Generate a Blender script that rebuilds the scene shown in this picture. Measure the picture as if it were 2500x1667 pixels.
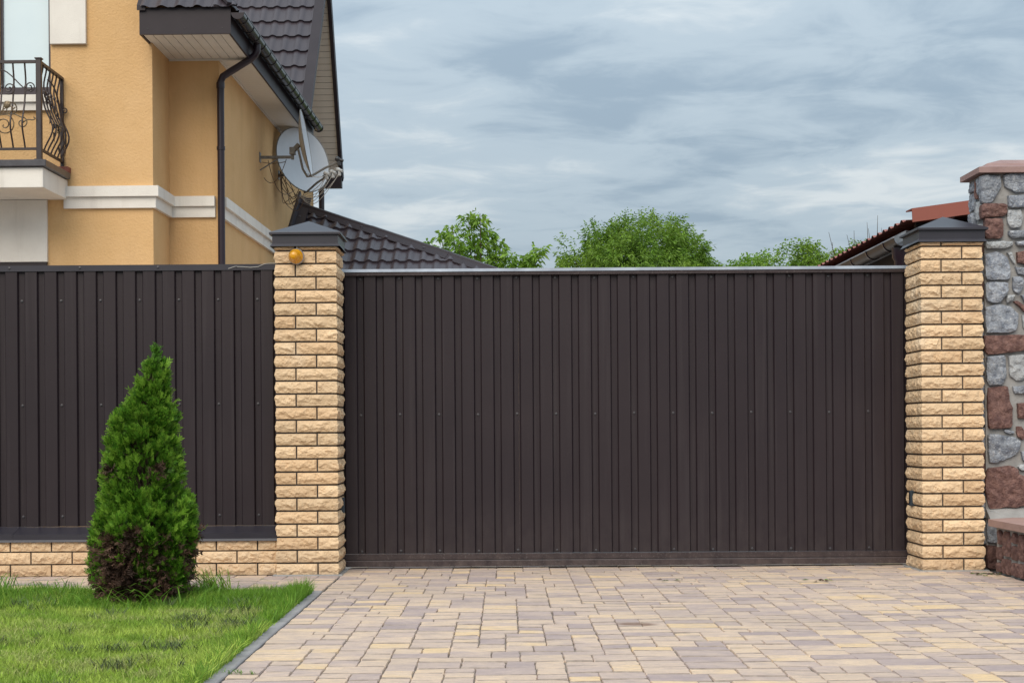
import bpy, bmesh, math, random
import numpy as np
from mathutils import Vector, Matrix, noise as mnoise
from mathutils.geometry import delaunay_2d_cdt

for o in list(bpy.data.objects): bpy.data.objects.remove(o)
scene = bpy.context.scene
COL = scene.collection
R = math.radians
PI = math.pi

# ------------------------------------------------------------------ camera
EYE = 0.89
cam = bpy.data.cameras.new('camera')
cam.sensor_width = 36.0; cam.lens = 56.0
cam.shift_x = 0.0068; cam.shift_y = 0.0884
cam.clip_start = 0.05; cam.clip_end = 3000
camo = bpy.data.objects.new('camera', cam); COL.objects.link(camo)
camo.location = (0, 0, EYE)
camo.rotation_euler = (Matrix.Rotation(R(90), 3, 'X') @ Matrix.Rotation(R(-0.40), 3, 'Z')).to_euler()
scene.camera = camo
scene.render.resolution_x = 1024; scene.render.resolution_y = 682

# ------------------------------------------------------------------ sky and sun
SUN_EL, SUN_AZ = R(40), R(196)         # azimuth clockwise from +Y (behind the camera, a little to the left)
world = bpy.data.worlds.new('World'); scene.world = world; world.use_nodes = True
nt = world.node_tree; N = nt.nodes; K = nt.links; N.clear()
def wn(t, **kw):
    n = N.new(t)
    for k, v in kw.items(): setattr(n, k, v)
    return n
sky = wn('ShaderNodeTexSky', sky_type='NISHITA'); sky.sun_disc = False
sky.sun_elevation = SUN_EL; sky.sun_rotation = SUN_AZ; sky.air_density = 1.0; sky.dust_density = 2.0
tc = wn('ShaderNodeTexCoord'); sep = wn('ShaderNodeSeparateXYZ'); K.new(tc.outputs['Generated'], sep.inputs[0])
def wmath(op, a, b=None):
    n = wn('ShaderNodeMath', operation=op)
    for i, v in enumerate((a, b)):
        if v is None: continue
        if isinstance(v, (int, float)): n.inputs[i].default_value = v
        else: K.new(v, n.inputs[i])
    return n.outputs[0]
zc = wmath('MAXIMUM', sep.outputs['Z'], 0.0)
den = wmath('ADD', zc, 0.10)
px = wmath('DIVIDE', sep.outputs['X'], den); py = wmath('DIVIDE', sep.outputs['Y'], den)
comb = wn('ShaderNodeCombineXYZ'); K.new(px, comb.inputs[0]); K.new(py, comb.inputs[1])
def wnoise(sx, sy, scale, detail, rough, dist, off=(0, 0, 0)):
    mp = wn('ShaderNodeMapping'); mp.inputs['Scale'].default_value = (sx, sy, 1); mp.inputs['Location'].default_value = off
    mp.inputs['Rotation'].default_value = (0, 0, R(14))
    K.new(comb.outputs[0], mp.inputs[0])
    t = wn('ShaderNodeTexNoise'); K.new(mp.outputs[0], t.inputs['Vector'])
    t.inputs['Scale'].default_value = scale; t.inputs['Detail'].default_value = detail
    t.inputs['Roughness'].default_value = rough; t.inputs['Distortion'].default_value = dist
    return t.outputs['Fac']
n1 = wnoise(.9, 1.0, .95, 6, .52, .5, (7.3, 2.9, 0))
n2 = wnoise(1.1, 1.3, 3.3, 8, .58, .5, (0.4, 5.2, 0))
nm = wmath('ADD', wmath('MULTIPLY', n1, .58), wmath('MULTIPLY', n2, .42))
ramp = wn('ShaderNodeValToRGB'); K.new(nm, ramp.inputs[0])
cr = ramp.color_ramp; cr.interpolation = 'EASE'
cr.elements[0].position = .36; cr.elements[0].color = (.30, .385, .465, 1)
cr.elements[1].position = .65; cr.elements[1].color = (.645, .695, .715, 1)
e = cr.elements.new(.50); e.color = (.435, .52, .585, 1)
# overcast sky: brighter overhead than at the horizon (the standard 1 + 2 sin e law)
gain = wmath('MULTIPLY', wmath('ADD', wmath('MULTIPLY', zc, 2.0), 1.0), 8.3)
vm = wn('ShaderNodeVectorMath', operation='SCALE'); K.new(ramp.outputs[0], vm.inputs[0]); K.new(gain, vm.inputs['Scale'])
mix = wn('ShaderNodeMixRGB'); mix.inputs[0].default_value = .9
K.new(sky.outputs[0], mix.inputs[1]); K.new(vm.outputs[0], mix.inputs[2])
bg = wn('ShaderNodeBackground'); bg.inputs['Strength'].default_value = 0.105
K.new(mix.outputs[0], bg.inputs['Color'])
wo = wn('ShaderNodeOutputWorld'); K.new(bg.outputs[0], wo.inputs['Surface'])

sl = bpy.data.lights.new('sun', 'SUN'); sl.energy = 2.6; sl.angle = R(45); sl.color = (1.0, .885, .735)
so = bpy.data.objects.new('sun', sl); COL.objects.link(so)
sd = Vector((math.sin(SUN_AZ)*math.cos(SUN_EL), math.cos(SUN_AZ)*math.cos(SUN_EL), math.sin(SUN_EL)))
so.rotation_euler = sd.to_track_quat('Z', 'Y').to_euler(); so.location = sd*30

vs = scene.view_settings
vs.view_transform = 'Standard'; vs.look = 'None'; vs.exposure = 0.0; vs.gamma = 1.0; vs.use_curve_mapping = False
scene.render.engine = 'CYCLES'
scene.cycles.max_bounces = 8

# ------------------------------------------------------------------ materials
def mat(name, col, rough=.7, col2=None, nscale=6.0, ndetail=4, contrast=(.35, .65), rnd=0.0, island=0.0,
        bump=0.0, bscale=60.0, bdetail=4, metallic=0.0, spec=.5, attr=None, attr_cols=None, coat=0.0, coord='obj',
        bstretch=None, trans=0.0, stain=None, streak=None, splash=None, spot=None, hue=None):
    m = bpy.data.materials.new(name); m.use_nodes = True
    t = m.node_tree; n = t.nodes; k = t.links
    b = n['Principled BSDF']
    b.inputs['Roughness'].default_value = rough; b.inputs['Metallic'].default_value = metallic
    b.inputs['Specular IOR Level'].default_value = spec
    if coat: b.inputs['Coat Weight'].default_value = coat; b.inputs['Coat Roughness'].default_value = .15
    if coord == 'world':
        vec = n.new('ShaderNodeNewGeometry').outputs['Position']
    else:
        vec = n.new('ShaderNodeTexCoord').outputs['Object']
    def noise_(scale, detail, v=vec, rough_=.6):
        x = n.new('ShaderNodeTexNoise'); k.new(v, x.inputs['Vector'])
        x.inputs['Scale'].default_value = scale; x.inputs['Detail'].default_value = detail
        x.inputs['Roughness'].default_value = rough_
        return x.outputs['Fac']
    def mr(src, a, bb, lo=0, hi=1):
        x = n.new('ShaderNodeMapRange'); k.new(src, x.inputs['Value'])
        x.inputs['From Min'].default_value = a; x.inputs['From Max'].default_value = bb
        x.inputs['To Min'].default_value = lo; x.inputs['To Max'].default_value = hi
        return x.outputs['Result']
    def mixc(fac, a, bb, mode='MIX'):
        x = n.new('ShaderNodeMix'); x.data_type = 'RGBA'; x.blend_type = mode
        if isinstance(fac, float): x.inputs['Factor'].default_value = fac
        else: k.new(fac, x.inputs['Factor'])
        for s, v in ((6, a), (7, bb)):
            if isinstance(v, tuple): x.inputs[s].default_value = (*v[:3], 1)
            else: k.new(v, x.inputs[s])
        return x.outputs[2]
    # per object offset so that copies never show the same grain
    if coord == 'obj':
        oi = n.new('ShaderNodeObjectInfo')
        ad = n.new('ShaderNodeVectorMath'); ad.operation = 'MULTIPLY_ADD'
        cx = n.new('ShaderNodeCombineXYZ'); k.new(oi.outputs['Random'], cx.inputs[0]); k.new(oi.outputs['Random'], cx.inputs[1]); k.new(oi.outputs['Random'], cx.inputs[2])
        k.new(cx.outputs[0], ad.inputs[0]); ad.inputs[1].default_value = (37, 51, 23); k.new(vec, ad.inputs[2])
        vec = ad.outputs[0]
    if attr:
        at = n.new('ShaderNodeAttribute'); at.attribute_name = attr
        add = n.new('ShaderNodeMath'); add.operation = 'MULTIPLY_ADD'
        k.new(noise_(nscale, ndetail), add.inputs[0]); add.inputs[1].default_value = .95; k.new(at.outputs['Fac'], add.inputs[2])
        rp = n.new('ShaderNodeValToRGB'); k.new(mr(add.outputs[0], .475, 1.475), rp.inputs[0])
        els = rp.color_ramp.elements
        for i, (p, c) in enumerate(attr_cols):
            el = els[i] if i < 2 else els.new(p)
            el.position = p; el.color = (*c, 1)
        c = rp.outputs[0]
        mpp = n.new('ShaderNodeMapping'); mpp.inputs['Scale'].default_value = (1, 3.2, 1); mpp.inputs['Rotation'].default_value = (0, 0, .12); k.new(vec, mpp.inputs[0])
        c = mixc(mr(noise_(13, 8, mpp.outputs[0], .75), .42, .70, 0, .62), c, (.31, .25, .23))
        c = mixc(mr(noise_(21, 6, mpp.outputs[0], .7), .52, .74, 0, .5), c, (.66, .54, .43))
        c = mixc(mr(noise_(90, 4), .55, .75, 0, .4), c, (.22, .18, .155))
    elif col2:
        c = mixc(mr(noise_(nscale, ndetail), *contrast), col, col2)
    else:
        c = mixc(0.0, col, col)
    if rnd:
        oi2 = n.new('ShaderNodeObjectInfo')
        c = mixc(1.0, c, mixg(n, k, mr(oi2.outputs['Random'], 0, 1, 1-rnd, 1+rnd)), 'MULTIPLY')
    if island:
        g = n.new('ShaderNodeNewGeometry')
        c = mixc(1.0, c, mixg(n, k, mr(g.outputs['Random Per Island'], 0, 1, 1-island, 1+island)), 'MULTIPLY')
    if stain:      # (colour, scale, low, high, strength): dirt or wear with its own shape
        sc, ss, lo, hi, st = stain
        c = mixc(mr(noise_(ss, 6, rough_=.7), lo, hi, 0, st), c, sc)
    wp = n.new('ShaderNodeNewGeometry').outputs['Position'] if (streak or splash or spot) else None
    def mapped(sc_):
        mp = n.new('ShaderNodeMapping'); mp.inputs['Scale'].default_value = sc_; k.new(wp, mp.inputs[0]); return mp.outputs[0]
    def mul(a_, b_):
        x = n.new('ShaderNodeMath'); x.operation = 'MULTIPLY'; k.new(a_, x.inputs[0]); k.new(b_, x.inputs[1]); return x.outputs[0]
    if hue:        # some pieces were cast in another tint
        oh = n.new('ShaderNodeObjectInfo'); wn_ = n.new('ShaderNodeTexWhiteNoise'); wn_.noise_dimensions = '1D'; k.new(oh.outputs['Random'], wn_.inputs['W'])
        c = mixc(mr(wn_.outputs['Value'], .45, 1.0, 0, hue[1]), c, hue[0])
    if streak:     # (colour, x scale, z scale, low, high, strength): run-off marks
        c = mixc(mr(noise_(1.0, 5, mapped((streak[1], streak[1], streak[2]))), streak[3], streak[4], 0, streak[5]), c, streak[0])
    if splash:     # (colour, height, strength): dust and mud thrown up from the ground
        sx_ = n.new('ShaderNodeSeparateXYZ'); k.new(wp, sx_.inputs[0])
        c = mixc(mul(mr(sx_.outputs['Z'], splash[1], 0.0, 0, 1), mr(noise_(1.0, 7, mapped((14, 14, 9)), .75), .36, .70, 0, splash[2])), c, splash[0])
    if spot:       # (colour, x, y, rx, ry, strength): an old spill
        vx = n.new('ShaderNodeVectorMath'); vx.operation = 'SUBTRACT'; k.new(wp, vx.inputs[0]); vx.inputs[1].default_value = (spot[1], spot[2], 0)
        vy = n.new('ShaderNodeVectorMath'); vy.operation = 'MULTIPLY'; k.new(vx.outputs[0], vy.inputs[0]); vy.inputs[1].default_value = (1/spot[3], 1/spot[4], 0)
        vl = n.new('ShaderNodeVectorMath'); vl.operation = 'LENGTH'; k.new(vy.outputs[0], vl.inputs[0])
        c = mixc(mul(mr(vl.outputs['Value'], 1.0, .55, 0, 1), mr(noise_(1.0, 5, mapped((18, 18, 18))), .2, .5, .4, spot[5])), c, spot[0])
    k.new(c, b.inputs['Base Color'])
    if bump:
        v = vec
        if bstretch:
            mp = n.new('ShaderNodeMapping'); mp.inputs['Scale'].default_value = bstretch; k.new(vec, mp.inputs[0]); v = mp.outputs[0]
        bp = n.new('ShaderNodeBump'); bp.inputs['Strength'].default_value = 1.0; bp.inputs['Distance'].default_value = bump
        k.new(noise_(bscale, bdetail, v), bp.inputs['Height']); k.new(bp.outputs[0], b.inputs['Normal'])
    if trans:
        tr = n.new('ShaderNodeBsdfTranslucent'); k.new(c, tr.inputs['Color'])
        ms = n.new('ShaderNodeMixShader'); ms.inputs[0].default_value = trans
        k.new(b.outputs[0], ms.inputs[1]); k.new(tr.outputs[0], ms.inputs[2])
        k.new(ms.outputs[0], n['Material Output'].inputs['Surface'])
    return m
def mixg(n, k, val):
    x = n.new('ShaderNodeCombineColor'); [k.new(val, x.inputs[i]) for i in range(3)]
    return x.outputs[0]

M = {}
M['brick'] = mat('sand_brick', (.735, .55, .36), .85, (.64, .465, .295), 9, 5, (.3, .7), rnd=.13, bump=.006, bscale=60, bdetail=7, spec=.2, hue=((.56, .36, .20), .45), streak=((.80, .70, .56), 2.2, 1.6, .56, .72, .35), splash=((.36, .28, .21), .22, .6),
                 stain=((.27, .18, .10), 38, .58, .76, .40))
M['mortar'] = mat('dark_mortar', (.105, .09, .08), .95, (.07, .06, .055), 30, bump=.002, bscale=200, spec=.1)
M['sheet'] = mat('brown_painted_steel', (.0195, .0132, .0172), .46, (.0245, .0168, .0205), 1.3, 5, rnd=.04, spec=.30, bump=.0010, bscale=4,
                 streak=((.055, .046, .050), 26, .7, .52, .80, .40), splash=((.085, .070, .066), .45, .32),
                 stain=((.10, .09, .085), 140, .74, .82, .35))
M['gatebeam'] = mat('worn_brown_steel', (.024, .0155, .018), .45, (.040, .027, .029), 7, 6, spec=.4, splash=((.15, .115, .105), .12, .6), stain=((.24, .215, .205), 85, .56, .74, .6), bump=.001, bscale=25)
M['cap'] = mat('graphite_painted_steel', (.022, .020, .029), .36, (.028, .026, .036), 3, spec=.5)
M['galv'] = mat('pale_grey_steel', (.22, .235, .27), .38, (.38, .40, .44), 4, metallic=.35, spec=.5)
M['screw'] = mat('screw_steel', (.05, .047, .055), .35, spec=.6)
M['roof'] = mat('brown_metal_tile', (.036, .028, .037), .42, (.046, .036, .044), 2.5, spec=.5, stain=((.16, .15, .15), 20, .70, .80, .25))
M['rooftrim'] = mat('brown_metal_trim', (.022, .0165, .022), .5, (.028, .0215, .027), 3, spec=.3)
M['gutter'] = mat('dark_glossy_plastic', (.014, .011, .014), .24, spec=.45)
M['pipe'] = mat('dark_brown_pipe', (.024, .0145, .021), .3, spec=.45)
M['darkpipe'] = mat('dark_brown_gutter', (.020, .015, .017), .42, spec=.35)
M['stucco'] = mat('ochre_stucco', (.64, .405, .192), .92, (.68, .44, .222), 2.2, 5, spec=.15, bump=.008, bscale=42, bdetail=6, streak=((.50, .32, .155), 3.2, .35, .50, .80, .5),
                  stain=((.47, .30, .15), 3.0, .60, .80, .35))
M['white'] = mat('white_render', (.79, .755, .70), .9, (.72, .685, .635), 3, 6, spec=.2, bump=.003, bscale=90, streak=((.52, .48, .43), 6, .6, .54, .80, .55))
M['soffit'] = mat('white_soffit', (.68, .655, .61), .55, (.62, .595, .55), 4, spec=.35)
M['iron'] = mat('dark_brown_iron', (.024, .0155, .018), .42, (.034, .022, .024), 20, spec=.5)
M['gold'] = mat('gilded_iron', (.20, .15, .085), .42, (.11, .08, .055), 25, metallic=.5)
M['slate'] = mat('dark_tile_edge', (.045, .043, .052), .35, (.07, .068, .078), 12, spec=.5, stain=((.35, .35, .36), 45, .66, .74, .5))
M['red'] = mat('red_brown_tile', (.23, .07, .045), .7, (.18, .055, .04), 8)
M['glass'] = mat('window_glass', (.60, .72, .78), .06, (.68, .79, .83), .8, spec=.9, coat=.6)
M['winframe'] = mat('window_frame', (.035, .025, .035), .4)
M['dish'] = mat('dish_grey', (.50, .53, .57), .42, (.46, .49, .53), 3)
M['dishrim'] = mat('dish_steel', (.23, .225, .21), .5, (.16, .15, .14), 30, metallic=.3)
M['lnb'] = mat('lnb_plastic', (.42, .42, .41), .5)
M['black'] = mat('black_plastic', (.018, .018, .021), .4)
M['cable'] = mat('brown_cable', (.11, .07, .045), .6)
M['cablegrey'] = mat('grey_cable', (.42, .41, .39), .6)
M['amber'] = mat('amber_lens', (.86, .44, .015), .10, (.78, .36, .012), 8, coat=.8, trans=.25)
M['photocell'] = mat('photocell_plastic', (.028, .042, .058), .35)
pav = [(.0, (.375, .300, .300)), (.28, (.495, .390, .350)), (.52, (.615, .475, .378)), (.76, (.705, .535, .385)), (1.0, (.76, .55, .315))]
M['paver_edge'] = mat('soiled_shaded_paver_edge', (.36, .30, .255), .95, (.21, .172, .15), 25, 5, (.3, .7), coord='world', spec=.1)  # joint dirt with shade painted in, only on edges that run across the drive
M['paver'] = mat('concrete_pavers', (.5, .45, .4), .88, attr='tone', attr_cols=pav, nscale=6.5, ndetail=6, bump=.010, bscale=20, bdetail=8, spec=.25, coord='world',
                 bstretch=(1, 3.0, 1), spot=((.20, .125, .09), .60, 7.36, .115, .085, .85), streak=((.33, .27, .23), .75, 1, .50, .75, .40))
M['sand'] = mat('joint_sand', (.27, .235, .20), .98, (.14, .12, .105), 9, 6, bump=.004, bscale=120, spec=.1, coord='world')
M['yard'] = mat('yard_paving', (.46, .40, .345), .9, (.38, .33, .30), 1.5, 5, coord='world', spec=.2)
M['kerb'] = mat('grey_concrete', (.33, .32, .325), .9, (.26, .25, .255), 9, 6, bump=.003, bscale=120, spec=.2, coord='world')
M['soil'] = mat('soil', (.045, .040, .022), 1.0, (.06, .065, .025), 5, bump=.01, bscale=40, coord='world', spec=.1)
M['ground'] = mat('ground', (.12, .11, .095), 1.0, (.14, .125, .105), .3, coord='world', spec=.1)
M['granite'] = mat('grey_granite', (.36, .39, .44), .85, (.17, .19, .235), 30, 7, (.36, .64), rnd=.14, bump=.013, bscale=85, bdetail=9, spec=.3,
                   stain=((.60, .61, .63), 55, .54, .68, .7))
M['granite_pale'] = mat('pale_granite', (.46, .475, .49), .85, (.33, .35, .375), 25, 7, (.35, .65), rnd=.08, bump=.011, bscale=85, bdetail=9, spec=.3)
M['granite_red'] = mat('red_granite', (.235, .135, .115), .85, (.12, .065, .060), 30, 8, (.36, .62), rnd=.12, bump=.015, bscale=80, bdetail=9, spec=.3,
                       stain=((.47, .35, .32), 75, .60, .72, .55))
M['cement'] = mat('grey_cement', (.33, .325, .32), .95, (.26, .255, .25), 12, 6, bump=.006, bscale=40, spec=.15)
M['capstone'] = mat('mauve_capstone', (.33, .225, .21), .75, (.27, .175, .165), 8, 6, bump=.002, bscale=80, spec=.3)
M['coping'] = mat('pink_coping_tile', (.37, .245, .215), .75, (.33, .215, .19), 10, 5, rnd=.05, bump=.001, bscale=100, spec=.3)
M['redtile'] = mat('red_metal_tile', (.23, .065, .045), .5, (.27, .085, .06), 6, spec=.4)
M['redtrim'] = mat('red_metal_trim', (.205, .048, .030), .5, (.225, .055, .034), 3, spec=.4)
M['annexwall'] = mat('brown_wall', (.035, .028, .030), .6, spec=.3)
M['bark'] = mat('bark', (.10, .075, .055), .95, (.06, .045, .035), 12, bump=.01, bscale=30, spec=.1)
M['walnut'] = mat('walnut_leaf', (.115, .225, .022), .55, (.18, .30, .035), .9, 3, (.4, .6), island=.38, spec=.35, trans=.38, coord='world')
M['maple'] = mat('maple_leaf', (.15, .29, .03), .5, (.22, .37, .045), 1.5, 3, (.4, .6), island=.35, spec=.4, trans=.40, coord='world')
M['thuja'] = mat('thuja_green', (.045, .135, .009), .55, (.105, .245, .020), 9, 4, (.38, .62), island=.6, spec=.3, trans=.30, coord='world')
M['thuja_tip'] = mat('thuja_tip_green', (.16, .32, .03), .55, (.20, .36, .04), 9, island=.3, spec=.3, trans=.35, coord='world')
M['thuja_dead'] = mat('dead_thuja', (.12, .070, .050), .85, (.055, .036, .028), 10, island=.6, spec=.15, coord='world')
M['grass'] = mat('grass_blade', (.20, .345, .035), .5, (.42, .53, .10), 3.2, 6, (.36, .62), island=.55, spec=.35, trans=.35, coord='world')
M['grass_long'] = mat('long_grass', (.115, .26, .022), .5, (.18, .34, .04), 4, island=.35, spec=.35, trans=.35, coord='world')
M['clipping'] = mat('grass_clipping', (.11, .15, .06), .8, (.07, .085, .05), 9, island=.4, spec=.2, coord='world')
M['straw'] = mat('straw', (.40, .42, .16), .8, (.33, .38, .12), 9, island=.3, spec=.2, trans=.2, coord='world')

# ------------------------------------------------------------------ helpers
def link(name, me, parent=None, loc=None):
    o = bpy.data.objects.new(name, me); COL.objects.link(o)
    if parent is not None: o.parent = parent
    if loc is not None: o.location = loc
    return o
def empty(name, loc, rz=0.0):
    o = bpy.data.objects.new(name, None); COL.objects.link(o); o.location = loc; o.rotation_euler = (0, 0, rz)
    o.empty_display_size = .2
    return o
def tag(o, label=None, cat=None, group=None, kind=None):
    if label: o['label'] = label
    if cat: o['category'] = cat
    if group: o['group'] = group
    if kind: o['kind'] = kind
    return o
def mesh(name, verts, faces, m=None, smooth=False):
    me = bpy.data.meshes.new(name); me.from_pydata([tuple(v) for v in verts], [], faces); me.update()
    if m: me.materials.append(m)
    if smooth: me.polygons.foreach_set('use_smooth', [True]*len(me.polygons))
    return me
class MB:
    """collects boxes, bars, tubes and turned shapes for ONE mesh object"""
    def __init__(s): s.v = []; s.f = []
    def add(s, vs, fs):
        b = len(s.v); s.v += [tuple(v) for v in vs]; s.f += [tuple(i+b for i in f) for f in fs]; return s
    def box(s, x0, x1, y0, y1, z0, z1, ch=0.0):
        if ch <= 0:
            vs = [(x0,y0,z0),(x1,y0,z0),(x1,y1,z0),(x0,y1,z0),(x0,y0,z1),(x1,y0,z1),(x1,y1,z1),(x0,y1,z1)]
            return s.add(vs, [(3,2,1,0),(4,5,6,7),(0,1,5,4),(1,2,6,5),(2,3,7,6),(3,0,4,7)])
        bm = bmesh.new(); bmesh.ops.create_cube(bm, size=1)
        bmesh.ops.scale(bm, vec=(x1-x0, y1-y0, z1-z0), verts=bm.verts)
        bmesh.ops.bevel(bm, geom=list(bm.edges), offset=ch, segments=1, affect='EDGES')
        bmesh.ops.translate(bm, vec=((x0+x1)/2, (y0+y1)/2, (z0+z1)/2), verts=bm.verts)
        bm.verts.ensure_lookup_table()
        vs = [tuple(v.co) for v in bm.verts]; fs = [tuple(v.index for v in f.verts) for f in bm.faces]; bm.free()
        return s.add(vs, fs)
    def tube(s, pts, r, n=6, cap=True):
        pts = [Vector(p) for p in pts]; m = len(pts); vs = []; up = Vector((.13, .21, .97))
        rs = r if isinstance(r, (list, tuple)) else [r]*m
        prev = None
        for i, p in enumerate(pts):
            d = (pts[min(i+1, m-1)] - pts[max(i-1, 0)]).normalized()
            a = (prev if prev else up); a = (a - d*a.dot(d))
            if a.length < 1e-4: a = Vector((1, 0, 0)) - d*d.x
            a.normalize(); prev = a; b = d.cross(a)
            for j in range(n):
                t = 2*PI*j/n; vs.append(p + a*(math.cos(t)*rs[i]) + b*(math.sin(t)*rs[i]))
        fs = [(i*n+j, i*n+(j+1) % n, (i+1)*n+(j+1) % n, (i+1)*n+j) for i in range(m-1) for j in range(n)]
        if cap: fs += [tuple(reversed(range(n))), tuple(range((m-1)*n, m*n))]
        return s.add(vs, fs)
    def bar(s, a, b, w, h):
        a = Vector(a); b = Vector(b); d = (b-a).normalized(); sx = d.cross(Vector((0, 0, 1)))
        if sx.length < 1e-4: sx = Vector((1, 0, 0))
        sx.normalize(); sz = sx.cross(d); vs = []
        for p in (a, b):
            for i, j in ((-1,-1),(1,-1),(1,1),(-1,1)): vs.append(p + sx*(i*w/2) + sz*(j*h/2))
        return s.add(vs, [(0,3,2,1),(4,5,6,7),(0,1,5,4),(1,2,6,5),(2,3,7,6),(3,0,4,7)])
    def prism(s, poly, z0, z1):
        n = len(poly); vs = [(x, y, z0) for x, y in poly] + [(x, y, z1) for x, y in poly]
        return s.add(vs, [tuple(reversed(range(n))), tuple(range(n, 2*n))] + [(i, (i+1) % n, n+(i+1) % n, n+i) for i in range(n)])
    def ext(s, prof, axis, a, b, closed=True):
        """profile swept along x or y; prof pairs are the other two coordinates"""
        n = len(prof); mk = (lambda t, p: (t, p[0], p[1])) if axis == 'x' else (lambda t, p: (p[0], t, p[1]))
        vs = [mk(a, p) for p in prof] + [mk(b, p) for p in prof]
        rg = range(n) if closed else range(n-1)
        fs = [(i, (i+1) % n, n+(i+1) % n, n+i) for i in rg]
        if closed: fs += [tuple(reversed(range(n))), tuple(range(n, 2*n))]
        return s.add(vs, fs)
    def lathe(s, prof, origin, axis, n=20):
        axis = Vector(axis).normalized(); a = axis.orthogonal().normalized(); b = axis.cross(a); o = Vector(origin); vs = []
        for r, h in prof:
            for j in range(n):
                t = 2*PI*j/n; vs.append(o + axis*h + a*(r*math.cos(t)) + b*(r*math.sin(t)))
        fs = [(i*n+j, i*n+(j+1) % n, (i+1)*n+(j+1) % n, (i+1)*n+j) for i in range(len(prof)-1) for j in range(n)]
        return s.add(vs, fs)
    def mesh(s, name, m, smooth=False, fix=True):
        me = mesh(name, s.v, s.f, m)
        if fix:
            bm = bmesh.new(); bm.from_mesh(me); bmesh.ops.recalc_face_normals(bm, faces=bm.faces); bm.to_mesh(me); bm.free()
        if smooth: me.polygons.foreach_set('use_smooth', [True]*len(me.polygons)); me.set_sharp_from_angle(angle=R(40))
        return me
    def build(s, name, m, parent=None, smooth=False, loc=None, world=False):
        o = link(name, s.mesh(name, m, smooth), parent, loc)
        if world and parent is not None: o.location = -parent.location
        return o

# ------------------------------------------------------------------ the setting
tag(MB().add([(-900,-200,-.06),(900,-200,-.06),(900,1500,-.06),(-900,1500,-.06)], [(0,1,2,3)]).build('ground', M['ground']), kind='structure')

tag(MB().box(-9, 9, 10.725, 34, -.055, -.02).build('yard', M['yard']), kind='structure')  # unseen behind the gate; pale paving added to bounce light up to the soffits

def paver_mesh(x0, x1, y0, y1, z, rng, tone):
    g = .0014 + rng.random()*.0012
    x0 += g; x1 -= g; y0 += g; y1 -= g
    j = lambda a: rng.uniform(-a, a)
    c = .004 + rng.random()*.003; zt = z + j(.0018); tx, ty = j(.003), j(.003)
    k = .012
    # eight-sided outline: the worn corners are cut
    ou = [(x0+k*rng.random(), y0), (x1-k*rng.random(), y0), (x1, y0+k*rng.random()), (x1, y1-k*rng.random()),
          (x1-k*rng.random(), y1), (x0+k*rng.random(), y1), (x0, y1-k*rng.random()), (x0, y0+k*rng.random())]
    fine = []
    for i in range(8):
        (a, b), (a2, b2) = ou[i], ou[(i+1) % 8]; fine.append((a, b))
        if i % 2 == 0:
            for t in (.3, .62): fine.append((a+(a2-a)*t, b+(b2-b)*t))
    ou = [(a+j(.0028), b+j(.0028)) for a, b in fine]
    mx, my = (x0+x1)/2, (y0+y1)/2; w, d = (x1-x0), (y1-y0)
    fz = lambda a, b: zt + tx*(a-mx)/w + ty*(b-my)/d
    ins = [(a + math.copysign(.0022, mx-a), b + math.copysign(c*1.15, my-b)) for a, b in ou]
    vs = [(a, b, z-.03) for a, b in ou] + [(a, b, fz(a, b)-.006) for a, b in ou] + [(a, b, fz(a, b)) for a, b in ins]
    n = len(ou)
    fs = [(i, (i+1) % n, n+(i+1) % n, n+i) for i in range(n)] + [(n+i, n+(i+1) % n, 2*n+(i+1) % n, 2*n+i) for i in range(n)] + [tuple(range(2*n, 3*n))]
    return vs, fs, [tone]*len(vs)
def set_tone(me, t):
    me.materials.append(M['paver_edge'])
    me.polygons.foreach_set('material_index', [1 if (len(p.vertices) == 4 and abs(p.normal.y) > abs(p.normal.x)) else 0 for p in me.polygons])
    a = me.attributes.new('tone', 'FLOAT', 'POINT'); a.data.foreach_set('value', t)
def lay(x0, x1, y0, y1, g, seed, wid=(2, 3, 3, 4), dep=(2, 2, 3, 3)):
    rng = random.Random(seed); nx = round((x1-x0)/g); ny = round((y1-y0)/g)
    gx = (x1-x0)/nx; gy = (y1-y0)/ny
    occ = np.zeros((ny+6, nx), bool); out = []
    for r in range(ny):
        c = 0
        while c < nx:
            if occ[r, c]: c += 1; continue
            run = 0
            while c+run < nx and not occ[r, c+run]: run += 1
            opts = [w for w in wid if w <= run and run-w != 1] or [min(run, 3)]
            w = rng.choice(opts); d = rng.choice(dep)
            if ny - r - d in (1,) : d = min(d+1, ny-r)
            d = min(d, ny-r)
            occ[r:r+d, c:c+w] = True
            out.append((x0+c*gx, x0+(c+w)*gx, y0+r*gy, y0+(r+d)*gy)); c += w
    return out, rng
def tone_pick(rng):
    q = rng.random()
    return rng.gauss(.50, .12) if q < .62 else (rng.gauss(.20, .10) if q < .84 else rng.gauss(.76, .12))

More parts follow.
